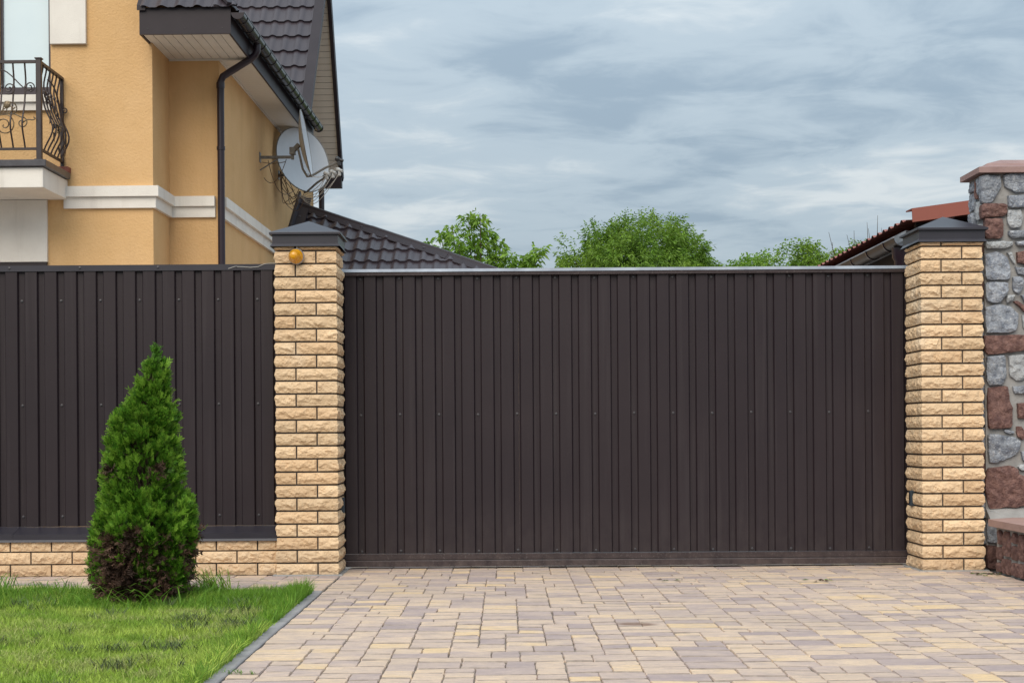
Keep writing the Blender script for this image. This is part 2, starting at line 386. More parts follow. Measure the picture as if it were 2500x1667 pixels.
def dip(x, y):      # the drive is not dead flat
    return .002*mnoise.noise(Vector((x*.9, y*.7, 3.3)))
drive = tag(MB().box(-1.03, 3.02, 2.4, 10.72, -.055, -.0075).build('driveway', M['sand']), kind='structure')
stones, rng = lay(-1.03, 3.02, 2.42, 10.70, .057, 11)
def seen(s):
    cx, cy = (s[0]+s[1])/2, (s[2]+s[3])/2
    return 5.62 < cy and abs(cx) < .335*cy
order = sorted([s for s in stones if seen(s)], key=lambda s: -((s[1]-s[0])*(s[3]-s[2])/((s[2]+s[3])/2)**3))
near = set(order[:300]); SV, SF, ST = [], [], []
for s in stones:
    vs, fs, tn = paver_mesh(*s, dip((s[0]+s[1])/2, (s[2]+s[3])/2), rng, tone_pick(rng))
    if s in near:
        cx, cy = (s[0]+s[1])/2, (s[2]+s[3])/2
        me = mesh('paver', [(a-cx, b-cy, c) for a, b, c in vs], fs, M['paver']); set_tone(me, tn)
        link('paver', me, drive, (cx, cy, 0))
    else:
        b = len(SV); SV += vs; SF += [tuple(i+b for i in f) for f in fs]; ST += tn
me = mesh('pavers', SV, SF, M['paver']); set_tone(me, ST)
tag(link('pavers', me, drive), 'small concrete pavers farther up the drive', kind='stuff')

path = tag(MB().box(-4.6, -1.036, 8.99, 10.06, -.055, -.0045).build('path', M['sand']), kind='structure')
stones, rng = lay(-4.58, -1.040, 9.0, 10.045, .066, 5, wid=(2, 3, 3, 4), dep=(2, 2, 3))
for s in stones:
    vs, fs, tn = paver_mesh(*s, 0, rng, tone_pick(rng))
    cx, cy = (s[0]+s[1])/2, (s[2]+s[3])/2
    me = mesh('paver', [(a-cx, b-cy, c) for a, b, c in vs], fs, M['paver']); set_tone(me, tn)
    link('paver', me, path, (cx, cy, 0))

kerb = tag(empty('kerb', (-1.062, 8.9, 0)), kind='structure')
yy = 8.93
while yy > 2.4:
    MB().box(-1.090, -1.034, yy-.996, yy-.003, -.06, .004, .004).build('kerb_stone', M['kerb'], kerb, world=True); yy -= 1.0
xx = -1.034
while xx > -4.5:
    MB().box(xx-.996, xx-.003, 8.936, 8.990, -.06, .003, .004).build('kerb_stone', M['kerb'], kerb, world=True); xx -= 1.0

nx, ny = 60, 80; vs = []
for i in range(ny+1):
    for q in range(nx+1):
        x = -4.6 + 3.51*q/nx; y = 2.4 + 6.535*i/ny
        vs.append((x, y, -.018 + .012*mnoise.noise(Vector((x*2.1, y*2.1, 0)))))
lawn = tag(link('lawn', mesh('lawn', vs, [(i*(nx+1)+q, i*(nx+1)+q+1, (i+1)*(nx+1)+q+1, (i+1)*(nx+1)+q) for i in range(ny) for q in range(nx)], M['soil'], True)), kind='structure')

# ------------------------------------------------------------------ split-face bricks
BL, BW, BH, BJ = .25, .12, .0700, .010
def rock_strip(path, h, rng, nx_seg, taper=(True, True), out=.0185):
    """a split stone face that follows a plan polyline [(x,y)], normals to the right of travel"""
    segs = [(Vector(path[i]), Vector(path[i+1])) for i in range(len(path)-1)]
    pts, nrm, us = [], [], []; L = 0
    for i, (a, b) in enumerate(segs):
        n = max(2, round((b-a).length/nx_seg)); d = (b-a).normalized(); nn = Vector((d.y, -d.x))
        for k in range(n + (1 if i == len(segs)-1 else 0)):
            t = k/n; pn = nn
            if k == 0 and i > 0: d0 = (segs[i-1][1]-segs[i-1][0]).normalized(); pn = (nn + Vector((d0.y, -d0.x))).normalized()
            pts.append(a.lerp(b, t)); nrm.append(pn); us.append(L + (b-a).length*t)
        L += (b-a).length
    rows = [0, .07, .18, .30, .42, .54, .66, .78, .93, 1.0]
    sd = rng.uniform(0, 500); vs = []
    for (p, n_, u) in zip(pts, nrm, us):
        e = 1.0
        if taper[0]: e = min(e, u/.012)
        if taper[1]: e = min(e, (L-u)/.012)
        vr = .44 + .42*mnoise.noise(Vector((u*15, sd, 0))) + .18*mnoise.noise(Vector((u*45, sd, 3))); vr = max(.16, min(.80, vr))
        dm = out*(.62 + .75*mnoise.noise(Vector((u*23, sd, 7))))
        for v in rows:
            if v in (0, 1.0): d = 0
            else:
                d = dm*((v/vr)**1.25 if v < vr else ((1-v)/(1-vr))**.62)
                d += .014*(.22-abs(mnoise.noise(Vector((u*26+v*1.3, v*2.4, sd))))) + .005*mnoise.noise(Vector((u*80, v*6, sd)))
                d = max(.0008, d)
            q = p + n_*(d*e); vs.append((q.x, q.y, h*v + (rng.uniform(-.0022, .0022) if 0 < v < 1 else 0)))
    m = len(rows); fs = []
    for i in range(len(pts)-1):
        for k in range(m-1):
            a, b, c, d = i*m+k, (i+1)*m+k, (i+1)*m+k+1, i*m+k+1
            fs += [(a, b, c), (a, c, d)] if (i+k) % 2 else [(a, b, d), (b, c, d)]
    return vs, fs, len(pts), m
def brick_mesh(kind, seed, L=BL, W=BW, h=BH):
    """plan box x 0..L, y 0..W; split faces: front (y=0) and, for corner bricks, one end"""
    rng = random.Random(seed)
    if kind == 'left': path = [(0, W), (0, 0), (L, 0)]; back = (L, W)
    elif kind == 'right': path = [(0, 0), (L, 0), (L, W)]; back = (0, W)
    else: path = [(0, 0), (L, 0)]; back = None
    vs, fs, n, m = rock_strip(path, h, rng, .0115)
    b = len(vs)
    if back is not None:
        vs += [(back[0], back[1], 0), (back[0], back[1], h)]
        fs += [tuple([b]+[i*m for i in range(n)][::-1]), tuple([b+1]+[i*m+m-1 for i in range(n)])]
        a0 = list(range(0, m)); a1 = list(range((n-1)*m, n*m))
        fs += [tuple([b, b+1] + a0[::-1]), tuple(a1 + [b+1, b])]
    else:
        vs += [(0, W, 0), (0, W, h), (L, W, 0), (L, W, h)]
        fs += [tuple([b, b+2]+[i*m for i in range(n)][::-1]), tuple([b+3, b+1]+[i*m+m-1 for i in range(n)]),
               tuple([b, b+1]+list(range(0, m))[::-1]), tuple(list(range((n-1)*m, n*m))+[b+3, b+2]), (b, b+1, b+3, b+2)]
    me = mesh('brick', vs, fs, M['brick'])
    bm = bmesh.new(); bm.from_mesh(me); bmesh.ops.recalc_face_normals(bm, faces=bm.faces); bm.to_mesh(me); bm.free()
    return me
BR = {'left': [brick_mesh('left', 100+i) for i in range(14)], 'right': [brick_mesh('right', 200+i) for i in range(14)],
      'mid': [brick_mesh('mid', 300+i) for i in range(12)], 'half': [brick_mesh('mid', 400+i, L=.12) for i in range(5)]}
COURSE = .0816
def brick_pillar(x0, y0, label, seed):
    S = .38; rng = random.Random(seed)
    p = empty('brick_pillar', (x0+S/2, y0+S/2, 0)); tag(p, label, 'pillar', 'brick gate pillars')
    MB().box(-S/2+.011, S/2-.011, -S/2+.011, S/2-.011, -.03, 2.09).build('mortar_core', M['mortar'], p)
    for c in range(26):
        z = c*COURSE + .002
        kind = 'left' if c % 2 == 0 else 'right'
        for q in range(4):
            o = link('brick', rng.choice(BR[kind]), p)
            off = Vector((-S/2, -S/2, z)) if kind == 'left' else Vector((S/2-BL, -S/2, z))
            rm = Matrix.Rotation(q*PI/2, 4, 'Z')
            o.location = rm @ off; o.rotation_euler = (0, 0, q*PI/2)
            if c == 25: o.scale = (1, 1, .30)
    MB().box(-S/2-.03, S/2+.03, -S/2-.03, S/2+.03, -.02, .006, .005).build('mortar_footing', M['cement'], p)
    # folded sheet metal cap: pyramid, eave lip, fascia, flared drip edge
    e, b, d = .224, .206, .220; z0, z1, z2, za = 2.062, 2.082, 2.148, 2.246
    m = MB(); rings = [(d, z0), (b, z1), (b, z2-.004), (e, z2-.012), (e, z2), (e-.001, z2+.002)]
    vs = [(sx*r, sy*r, z) for r, z in rings for sx, sy in ((-1,-1),(1,-1),(1,1),(-1,1))] + [(0, 0, za)]
    fs = [(i*4+k, i*4+(k+1) % 4, (i+1)*4+(k+1) % 4, (i+1)*4+k) for i in range(len(rings)-1) for k in range(4)]
    t = (len(rings)-1)*4; fs += [(t+k, t+(k+1) % 4, len(vs)-1) for k in range(4)]
    m.add(vs, fs).build('metal_cap', M['cap'], p)
    return p
PL = (-1.435, 10.0); PR = (2.62, 10.0)
brick_pillar(*PL, 'sand coloured split-face brick pillar carrying the amber warning lamp', 1)
brick_pillar(*PR, 'sand coloured split-face brick pillar next to the rough stone pillar', 2)

# low plinth wall under the left fence
pw = empty('plinth_wall', (-2.9, 10.05, 0)); tag(pw, 'low sand brick plinth wall with dark metal coping behind the thuja', 'wall')
MB().box(-4.6, -1.436, 10.062, 10.33, -.03, .232).build('mortar_core', M['mortar'], pw, world=True)
rng = random.Random(8)
for c in range(3):
    z = .001 + c*.0790; x = -1.442 - (.12 if c % 2 == 0 else 0) - (0 if c % 2 == 0 else .0)
    if c % 2 == 0:
        link('brick', rng.choice(BR['half']), pw, Vector((-1.442-.12, 10.05, z)) - pw.location); x = -1.442-.13
    else: x = -1.442
    while x > -4.55:
        link('brick', rng.choice(BR['mid']), pw, Vector((x-.25, 10.05, z)) - pw.location); x -= .26
MB().ext([(10.022, .218), (10.032, .232), (10.032, .266), (10.186, .304), (10.345, .300), (10.345, .222), (10.335, .222), (10.335, .290), (10.19, .296), (10.044, .249), (10.044, .236), (10.036, .222)],
         'x', -3.115, -1.437).build('coping', M['cap'], pw, world=True)
MB().ext([(10.020, .218), (10.030, .232), (10.030, .268), (10.186, .306), (10.347, .302), (10.347, .222), (10.335, .222), (10.335, .290), (10.19, .296), (10.044, .249), (10.044, .236), (10.036, .222)],
         'x', -4.6, -3.105).build('coping', M['cap'], pw, world=True)

# ------------------------------------------------------------------ profiled steel fence and gate
def corrugated(x0, x1, start, pitch, yv, depth, z0, z1, wide=.0735, slope=.0085):
    """wide ribs stand proud, narrow valleys are set back"""
    pts = []; x = start - math.ceil((start-x0)/pitch)*pitch - pitch
    while x < x1+pitch:
        for a, y in ((x-slope, yv), (x-.0012, yv-depth+.001), (x+.0015, yv-depth), (x+wide-.0015, yv-depth), (x+wide+.0012, yv-depth+.001), (x+wide+slope, yv)): pts.append((a, y))
        x += pitch
    res = []
    for (a, ya), (b, yb) in zip(pts, pts[1:]):
        if b <= x0 or a >= x1: continue
        if not res:
            t = max(0, (x0-a)/(b-a)); res.append((a+(b-a)*t, ya+(yb-ya)*t))
        t = min(1, (x1-a)/(b-a)); res.append((a+(b-a)*t, ya+(yb-ya)*t))
    n = len(res); th = .0012
    prof = res + [(x, y+th) for x, y in reversed(res)]
    m = len(prof); vs = [(x, y, z0) for x, y in prof] + [(x, y, z1) for x, y in prof]
    fs = [(i, (i+1) % m, m+(i+1) % m, m+i) for i in range(m)]
    fs += [(i+1, i, m-1-i, m-2-i) for i in range(n-1)] + [(m+i, m+i+1, 2*m-2-i, 2*m-1-i) for i in range(n-1)]
    return MB().add(vs, fs)
smb = MB(); smb.lathe([(.0001, -.0062), (.0048, -.0058), (.0056, -.0045), (.0056, -.0022), (.0085, -.0016), (.0092, .0002)], (0, 0, 0), (0, 1, 0), 10)
SCREW = smb.mesh('screw', M['screw'], True)
fence = empty('steel_fence', (-2.9, 10.2, .3)); tag(fence, 'dark brown profiled steel fence panel between house and left brick pillar', 'fence')
FP, FS = .1257, -3.188
for a, b in ((-4.6, -3.215), (-3.2149, -2.085), (-2.0849, -1.437)):
    corrugated(a, b, FS, FP, 10.203, .019, .307, 1.948).build('profiled_sheet', M['sheet'], fence, world=True)
MB().ext([(10.178, 1.936), (10.178, 1.974), (10.228, 1.974), (10.228, 1.936), (10.226, 1.936), (10.226, 1.972), (10.180, 1.972), (10.180, 1.936)], 'x', -4.6, -1.437).build('top_channel', M['cap'], fence, world=True)
for z in (.40, 1.08, 1.74): MB().box(-4.6, -1.44, 10.206, 10.246, z-.02, z+.02).build('back_rail', M['cap'], fence, world=True)
VALLEY = .0735 + .010 + (.1257-.0935)/2
for k in range(-6, 14):
    x = FS + FP*k + VALLEY
    if k % 2 and k != 13: continue
    if x > -1.46: continue
    for z in (.369, 1.080, 1.748): link('screw', SCREW, fence, Vector((x, 10.2015, z + .002*math.sin(k*3.3))) - fence.location)
for x in (-3.16, -2.71, -2.21, -1.71): link('screw', SCREW, fence, Vector((x, 10.1775, 1.957)) - fence.location)

tag(MB().tube([(-1.76, 10.175, 1.945), (-1.72, 10.174, 1.958), (-1.68, 10.175, 1.957), (-1.62, 10.174, 1.952), (-1.57, 10.175, 1.956), (-1.53, 10.176, 1.974), (-1.49, 10.19, 1.979), (-1.44, 10.2, 1.980)], .0022, 5).build('wire', M['cablegrey']), 'thin pale wire lying on the fence top beside the lamp pillar', 'wire')
gate = empty('sliding_gate', (.78, 10.46, 0)); tag(gate, 'wide dark brown profiled steel sliding gate between the two brick pillars', 'gate')
GP, GS = .1281, -.9176
for a, b in ((-1.25, .092), (.0921, 1.372), (1.3721, 2.80)):
    corrugated(a, b, GS, GP, 10.462, .019, .099, 1.926, wide=.0745).build('profiled_sheet', M['sheet'], gate, world=True)
MB().ext([(10.424, 1.919), (10.424, 1.9375), (10.426, 1.939), (10.505, 1.939), (10.505, 1.919)], 'x', -1.25, 2.8).build('top_rail', M['gatebeam'], gate, world=True)
for a, b in ((-1.25, -.405), (-.4045, 2.8)):
    MB().ext([(10.420, 1.941), (10.438, 1.962), (10.500, 1.962), (10.508, 1.941)], 'x', a, b).build('top_strip', M['galv'], gate, world=True)
MB().ext([(10.438, .060), (10.438, .093), (10.442, .0965), (10.520, .0965), (10.520, .060)], 'x', -1.25, 2.8).build('bottom_rail', M['gatebeam'], gate, world=True)
MB().ext([(10.425, .015), (10.425, .050), (10.431, .057), (10.530, .057), (10.530, .015)], 'x', -1.25, 2.8).build('bottom_beam', M['gatebeam'], gate, world=True)
for x in (-1.2, 2.75): MB().box(x-.03, x+.03, 10.466, 10.515, .1, 1.915).build('frame_post', M['gatebeam'], gate, world=True)
GV = .0745 + .010 + (.1281-.0945)/2
for k in range(-2, 30):
    if (k+1) % 2: continue
    x = GS + GP*k + GV
    if x < -1.04 or x > 2.6: continue
    for z in (.114, 1.008, 1.900): link('screw', SCREW, gate, Vector((x, 10.4605, z + .0025*math.sin(k*2.1))) - gate.location)

# warning lamp on the left pillar
lamp = empty('warning_lamp', (-1.300, 9.985, 1.998)); tag(lamp, 'round amber warning lamp fixed high on the left brick pillar', 'lamp')
AX = (-.10, -1, -.02)
MB().lathe([(.0001, -.012), (.034, -.012), (.050, -.004), (.050, .008), (.046, .014)], (0, 0, 0), AX, 28).build('base', M['galv'], lamp, True)
MB().lathe([(.0465, .010), (.0465, .020), (.043, .034), (.037, .044), (.034, .048), (.0335, .056), (.030, .062), (.0295, .068), (.024, .075), (.0235, .079), (.016, .084), (.0155, .087), (.008, .089), (.0001, .0895)],
           (0, 0, 0), AX, 28).build('lens', M['amber'], lamp, True)
MB().tube([(.004, .002, .050), (.003, .004, .07), (.004, .006, .10)], .0035, 6).build('cable', M['cablegrey'], lamp)
def photocell(x, z, s, label):
    p = empty('photocell', (x, 10.24, z-.03)); tag(p, label, 'sensor', 'gate photocells')
    MB().box(min(0, s*.028), max(0, s*.028), -.026, .026, -.020, .080, .005).build('housing', M['photocell'], p)
    MB().box(min(s*.028, s*.0295), max(s*.028, s*.0295), -.016, .016, .016, .060).build('lens', M['black'], p)
photocell(-1.061, .428, 1, 'small dark photocell box on the inner side of the lamp pillar')
photocell(2.626, .447, -1, 'small dark photocell box on the inner side of the right brick pillar')

# ------------------------------------------------------------------ metal tile sheets
def tile_sheet(o, u, v, W, Lg, m, clips=(), wave=.183, step=.35, amp=.024, drop=.028, u0=0.0):
    o = Vector(o); u = Vector(u).normalized(); v = Vector(v).normalized(); n = u.cross(v).normalized()
    nu = max(2, int(W/wave*8)); vs = []; rows = []
    k = 0
    while k*step < Lg:
        a, b = k*step, min((k+1)*step, Lg); rows += [(a, drop), (a+.018, drop*.97), (a+(b-a)*.5, drop*.45), (b-.002, .0)]; k += 1
    for (t, h) in rows:
        for i in range(nu+1):
            s = W*i/nu; ph = ((s+u0)/wave) % 1.0
            w = amp*(max(0.0, math.cos(2*PI*(ph-.5))) ** .8 if abs(ph-.5) < .25 else -.35*math.sin(PI*(abs(ph-.5)-.25)/.5*2)*.5)
            bulge = .016*(1 if h > drop*.9 else 0)
            vs.append(o + u*s + v*(t - (bulge*(1-w/amp)*.0)) + n*(w+h))
    fs = [(r*(nu+1)+i, r*(nu+1)+i+1, (r+1)*(nu+1)+i+1, (r+1)*(nu+1)+i) for r in range(len(rows)-1) for i in range(nu)]
    me = mesh('tile_sheet', vs, fs, m)
    bm = bmesh.new(); bm.from_mesh(me)
    for co, no in clips:
        bmesh.ops.bisect_plane(bm, geom=list(bm.verts)+list(bm.edges)+list(bm.faces), plane_co=co, plane_no=no, clear_outer=True)
    bm.to_mesh(me); bm.free()
    me.polygons.foreach_set('use_smooth', [True]*len(me.polygons)); me.set_sharp_from_angle(angle=R(38))
    return me

# ------------------------------------------------------------------ the ochre house
HX = Vector((-3.081, 17.3, 0)); HR = R(-1.0)
house = empty('house', HX, HR); tag(house, 'ochre stucco house with white bands and dark brown metal tile roof', 'house')
SZ = 4.957
w = MB()
w.prism([(-7,-.76),(-.545,-.76),(-.545,0),(0,0),(0,7.45),(-7,7.45)], -.05, 4.45)
w.prism([(-7,-.76),(-2.14,-.76),(-2.14,-.64),(-1.605,-.64),(-1.605,-.76),(-.545,-.76),(-.545,0),(0,0),(0,7.45),(-7,7.45)], 4.45, 5.22)
w.prism([(-7,-.76),(-2.14,-.76),(-2.14,-.64),(-1.605,-.64),(-1.605,-.76),(-.66,-.76),(-.66,3),(-7,3)], 5.22, 6.3)
w.ext([(4.75, 5.22), (7.40, 5.22), (6.08, 7.40)], 'y', 0, 0, False) if False else None
w.add([(0,4.60,5.22),(0,7.40,5.22),(0,6.06,7.45),(-.3,4.60,5.22),(-.3,7.40,5.22),(-.3,6.06,7.45)], [(0,1,2),(3,5,4),(0,3,4,1),(1,4,5,2),(2,5,3,0)])
w.build('wall', M['stucco'], house)
# window
wf = MB(); ym = -.70
for x0, x1, z0, z1 in ((-2.14, -2.112, 4.45, 6.3), (-1.635, -1.605, 4.45, 6.3), (-2.112, -1.635, 4.45, 4.515)): wf.box(x0, x1, ym-.025, ym+.045, z0, z1)
win = wf.build('window', M['winframe'], house)
MB().box(-2.112, -1.635, ym-.004, ym+.016, 4.515, 6.3).build('pane', M['glass'], win)
sill = MB().box(-2.6, -1.60, -.83, -.76, 4.345, 4.418).build('sill', M['white'], house)
MB().box(-2.6, -1.60, -.80, -.76, 4.262, 4.345).build('sill_moulding', M['white'], house)
MB().box(-2.6, -1.605, -.80, -.70, 4.418, 4.452).build('sill_flashing', M['winframe'], house)
MB().box(-1.60, -1.225, -.805, -.76, 4.945, 6.2, .003).build('white_quoin', M['white'], house)
MB().box(-4, -1.645, -.80, -.76, 2.69, 3.33).build('white_panel', M['white'], house)
MB().box(-4, -1.65, -.80, -.76, -.04, 2.685).build('garage_door', M['annexwall'], house)
# cornice: two fillets that follow the front, the return and the recess, cut for the downpipe
def band(poly, z0, z1):
    b = MB(); n = len(poly)
    b.prism(poly, z0, z1); return b
for d, z0, z1 in ((.070, 3.357, 3.465), (.035, 3.240, 3.355)):
    e = d
    band([(-1.47,-.757), (-1.47,-.76-e), (-.545+e,-.76-e), (-.545+e,-e), (-.045,-e), (-.045,.003), (-.548,.003), (-.548,-.757)], z0, z1).build('cornice', M['white'], house)
    band([(-.003,.03+.06*(d < .05)), (e,.03+.06*(d < .05)), (e,7.45), (-.003,7.45)], z0, z1).build('cornice', M['white'], house)
# balcony
bal = MB().box(-4, -1.435, -1.60, -.762, 3.335, 3.535, .004).build('balcony_slab', M['white'], house)
MB().box(-4, -1.395, -1.64, -.80, 3.539, 3.606, .006).build('balcony_edge_tile', M['slate'], house)
MB().box(-1.56, -1.40, -.86, -.758, 3.608, 3.665, .003).build('balcony_tile', M['red'], house)
rl = MB()
xr, yf0, yw = -1.485, -1.545, -.775
rail = rl.box(-4, xr-.022, yf0-.018, yf0+.018, 4.575, 4.602).box(xr-.018, xr+.018, yf0+.022, yw, 4.575, 4.602)
rail = rail.box(-4, xr-.022, yf0-.012, yf0+.012, 3.715, 3.738).box(xr-.012, xr+.012, yf0+.022, yw, 3.715, 3.738)
rail = rail.build('balcony_railing', M['iron'], house)
pb = MB().box(xr-.026, xr+.026, yf0-.026, yf0+.026, 3.608, 4.615, .004); pb.box(xr-.034, xr+.034, yf0-.034, yf0+.034, 4.612, 4.624); pb.box(xr-.04, xr+.04, yf0-.04, yf0+.04, 3.606, 3.622)
pb.build('post', M['iron'], rail)
MB().box(xr-.016, xr+.016, yw-.02, yw+.012, 3.66, 4.60).build('post', M['iron'], rail)
def belly(t):          # t 0 bottom .. 1 top : outward offset of a pot-bellied baluster
    return .105*math.exp(-((t-.26)/.20)**2) - .03*math.exp(-((t-.80)/.14)**2)
def baluster(o, nx_, ny_):
    pts = []; b0 = belly(0); b1 = belly(1)
    for i in range(19):
        t = i/18; d = belly(t) - b0*(1-t) - b1*t
        pts.append((o[0]+nx_*d, o[1]+ny_*d, 3.73 + .85*t))
    MB().tube(pts, .0085, 6).build('baluster', M['iron'], rail, True)
    i = 13; q = pts[i]
    MB().tube([(q[0], q[1], q[2]+.018), q, (q[0], q[1], q[2]-.018)], [.010, .017, .010], 6).build('collar', M['iron'], rail, True)
for k in range(1, 8): baluster((xr - .024 - .118*k, yf0), 0, -1)
for k in range(1, 7): baluster((xr, yf0 + .028 + .112*k), 1, 0)
def scroll(c, r0, turns, a0, flip=1, n=34):
    out = []
    for i in range(n):
        t = i/(n-1); r = r0*(1-t)**.8 + .006; a = a0 + flip*turns*2*PI*t
        out.append((c[0] + r*math.cos(a), c[1] + r*math.sin(a)))
    return out
def on_front(pts, y): return [(xr+a, y, 3.73+b) for a, b in pts]
yfr = yf0-.055
for spec, mt in (((scroll((-.28, .585), .055, 1.6, -2.2)), 'iron'), ((scroll((-.075, .600), .045, 1.5, -1.6, 1)), 'iron'),
                 ((scroll((-.265, .380), .075, 1.7, 3.6, -1)), 'gold'), ((scroll((-.33, .225), .105, 1.9, 2.4, -1)), 'gold'), ((scroll((-.155, .245), .05, 1.3, 1.6, -1)), 'gold')):
    MB().tube(on_front(spec, yfr), .0065, 5).build('scroll', M[mt], rail, True)
def curve(pts, n=16):
    out = []; P = [Vector((*p, 0)) for p in pts]; P = [P[0]*2-P[1]] + P + [P[-1]*2-P[-2]]
    for i in range(1, len(P)-2):
        for k in range(n//2):
            t = k/(n//2); a, b, c, d = P[i-1], P[i], P[i+1], P[i+2]
            q = .5*((2*b)+(c-a)*t+(2*a-5*b+4*c-d)*t*t+(3*b-a-3*c+d)*t**3); out.append((q.x, q.y))
    out.append(pts[-1]); return out
for pts, mt in (([(-.55, .74), (-.36, .765), (-.27, .72), (-.17, .62), (-.10, .565), (-.045, .58)], 'iron'),
                ([(-.60, .20), (-.42, .31), (-.30, .335), (-.22, .40)], 'gold'), ([(-.62, .26), (-.40, .335), (-.25, .335), (-.15, .295)], 'gold'),
                ([(-.15, .245), (-.10, .275), (-.05, .272), (-.025, .285), (-.04, .30)], 'gold'), ([(-.40, .33), (-.33, .385), (-.30, .40)], 'gold')):
    MB().tube(on_front(curve(pts), yfr), .0065, 5).build('scroll', M[mt], rail, True)
# flower, vine, leaves and grapes on the railing
fm = MB()
for k in range(6):
    a = k*PI/3; c = Vector((xr-.30+.02*math.cos(a), yfr-.008, 3.73+.425+.02*math.sin(a))); fm.lathe([(.0001, -.008), (.016, -.003), (.019, .003), (.0001, .007)], c, (.3*math.cos(a), -1, .3*math.sin(a)), 8)
fm.build('iron_flower', M['gold'], rail)
xs = xr+.035
MB().tube([(xs+.055*math.sin(3.2*t)+.02, yf0+.10+.62*t, 3.73+.70-.58*t+.05*math.sin(9*t)) for t in [i/20 for i in range(21)]], .008, 6).build('iron_vine', M['iron'], rail, True)
for k, (cy, cz, r) in enumerate(((.16, .56, .035), (.26, .53, .04), (.37, .50, .04), (.47, .47, .035), (.57, .44, .04))):
    MB().tube([(xr+.012+.0*k, yf0+cy+a, 3.73+cz+b) for a, b in scroll((0, 0), r, 1.4, .8*k)], .0065, 5).build('scroll', M['iron'], rail, True)
MB().tube([(xr+a, yw-.02, 3.73+.52+b) for a, b in scroll((.03, 0), .026, 1.2, 2.2, -1)], .007, 5).build('scroll', M['iron'], rail, True)
gm = MB(); rg = random.Random(4)
for k in range(16):
    t = k/16; c = Vector((xr+.085+rg.uniform(-.022, .022), yf0+.36+rg.uniform(-.045, .045)*(1-t*.6), 3.73+.30-.085*t))
    gm.lathe([(.0001, -.011), (.009, -.006), (.0115, 0), (.009, .006), (.0001, .011)], c, (0, 0, 1), 8)
gm.build('iron_grapes', M['gold'], rail, True)
for k in range(9):
    c = Vector((xr+.05+rg.uniform(-.03, .05), yf0+.2+.055*k, 3.73+.40-.045*k+rg.uniform(-.05, .05))); s = rg.uniform(.03, .045); tl = rg.uniform(-.6, .6)
    lv = [c + Vector((rg.uniform(-.006, .006), s*math.cos(a+tl)*q, s*1.3*math.sin(a+tl)*q)) for a, q in ((0,1),(.6,.55),(1.1,1),(1.6,.55),(2.1,1),(2.7,.5),(3.3,.9),(4.7,1.1))]
    MB().add(lv + [c + Vector((.012, 0, 0))], [(i, (i+1) % 8, 8) for i in range(8)]).build('iron_leaf', M['iron'], rail)
# eaves: fascia, soffit boards, trims
MB().box(-.582, .348, -1.142, -1.120, 4.945, 5.215).build('fascia', M['rooftrim'], house)
for x in (-.50, -.12, .26): MB().lathe([(.0001, -.003), (.006, -.002), (.006, .001)], (x, -1.143, 5.005), (0, 1, 0), 8).build('screw', M['black'], house)
MB().box(.326, .347, -1.119, 4.98, 4.945, 5.16).build('fascia', M['rooftrim'], house)
MB().box(-.582, -.562, -1.119, -.762, 4.945, 5.215).build('fascia', M['rooftrim'], house)
bm_ = MB().ext([(-1.116, .0), (-1.116, .012), (-.002, .012), (-.002, .0)], 'x', .004, .0955).mesh('soffit_board', M['soffit'])
k = 0; x = -.560
while x < .32:
    yb = -.762 if x < -.56 else -.002
    o = link('soffit_board', bm_, house, (x, 0, SZ)); x += .0985
bs = MB().box(.002, .324, .004, .0955, 0, .012).mesh('soffit_board', M['soffit'])
for k in range(50): link('soffit_board', bs, house, (0, .0 + .0985*k, SZ+.0005))
MB().box(-.54, .30, -.022, -.002, SZ-.018, SZ-.002).build('soffit_trim', M['soffit'], house)
MB().box(.002, .020, .02, 4.9, SZ-.018, SZ-.002).build('soffit_trim', M['soffit'], house)
MB().box(-.56, .32, -1.10, 4.9, SZ+.02, SZ+.03).build('eave_lining', M['black'], house)
# lower roof: front hip slope with its verge trim, and the slope above the gutter
T50 = math.tan(R(50))
def hipclip(sign): return (Vector((.385, -1.165, 5.2)), Vector((sign, sign, 0)))
rf = link('roof', tile_sheet((-.56, -1.165, 5.192), (1, 0, 0), (0, math.cos(R(50)), math.sin(R(50))), 1.0, 2.4, M['roof'], [hipclip(1)], u0=.06, amp=.024, drop=.03), house)
MB().add([(-.60,-1.172,5.185),(-.515,-1.172,5.185),(-.515,-1.172,5.235),(-.60,-1.172,5.235)] + [(a, b+1.2, c+1.2*T50) for a, b, c in [(-.60,-1.172,5.185),(-.515,-1.172,5.185),(-.515,-1.172,5.235),(-.60,-1.172,5.235)]],
         [(0,1,2,3),(7,6,5,4),(0,4,5,1),(1,5,6,2),(2,6,7,3),(3,7,4,0)]).build('verge_trim', M['rooftrim'], house)
MB().bar((.37, -1.17, 5.235), (-.63, -.17, 5.235+1.0*T50), .12, .03).build('hip_trim', M['rooftrim'], house)
link('roof', tile_sheet((.385, -1.165, 5.165), (0, 1, 0), (-math.cos(R(50)), 0, math.sin(R(50))), 6.1, 2.4, M['roof'], [hipclip(-1)]), house)
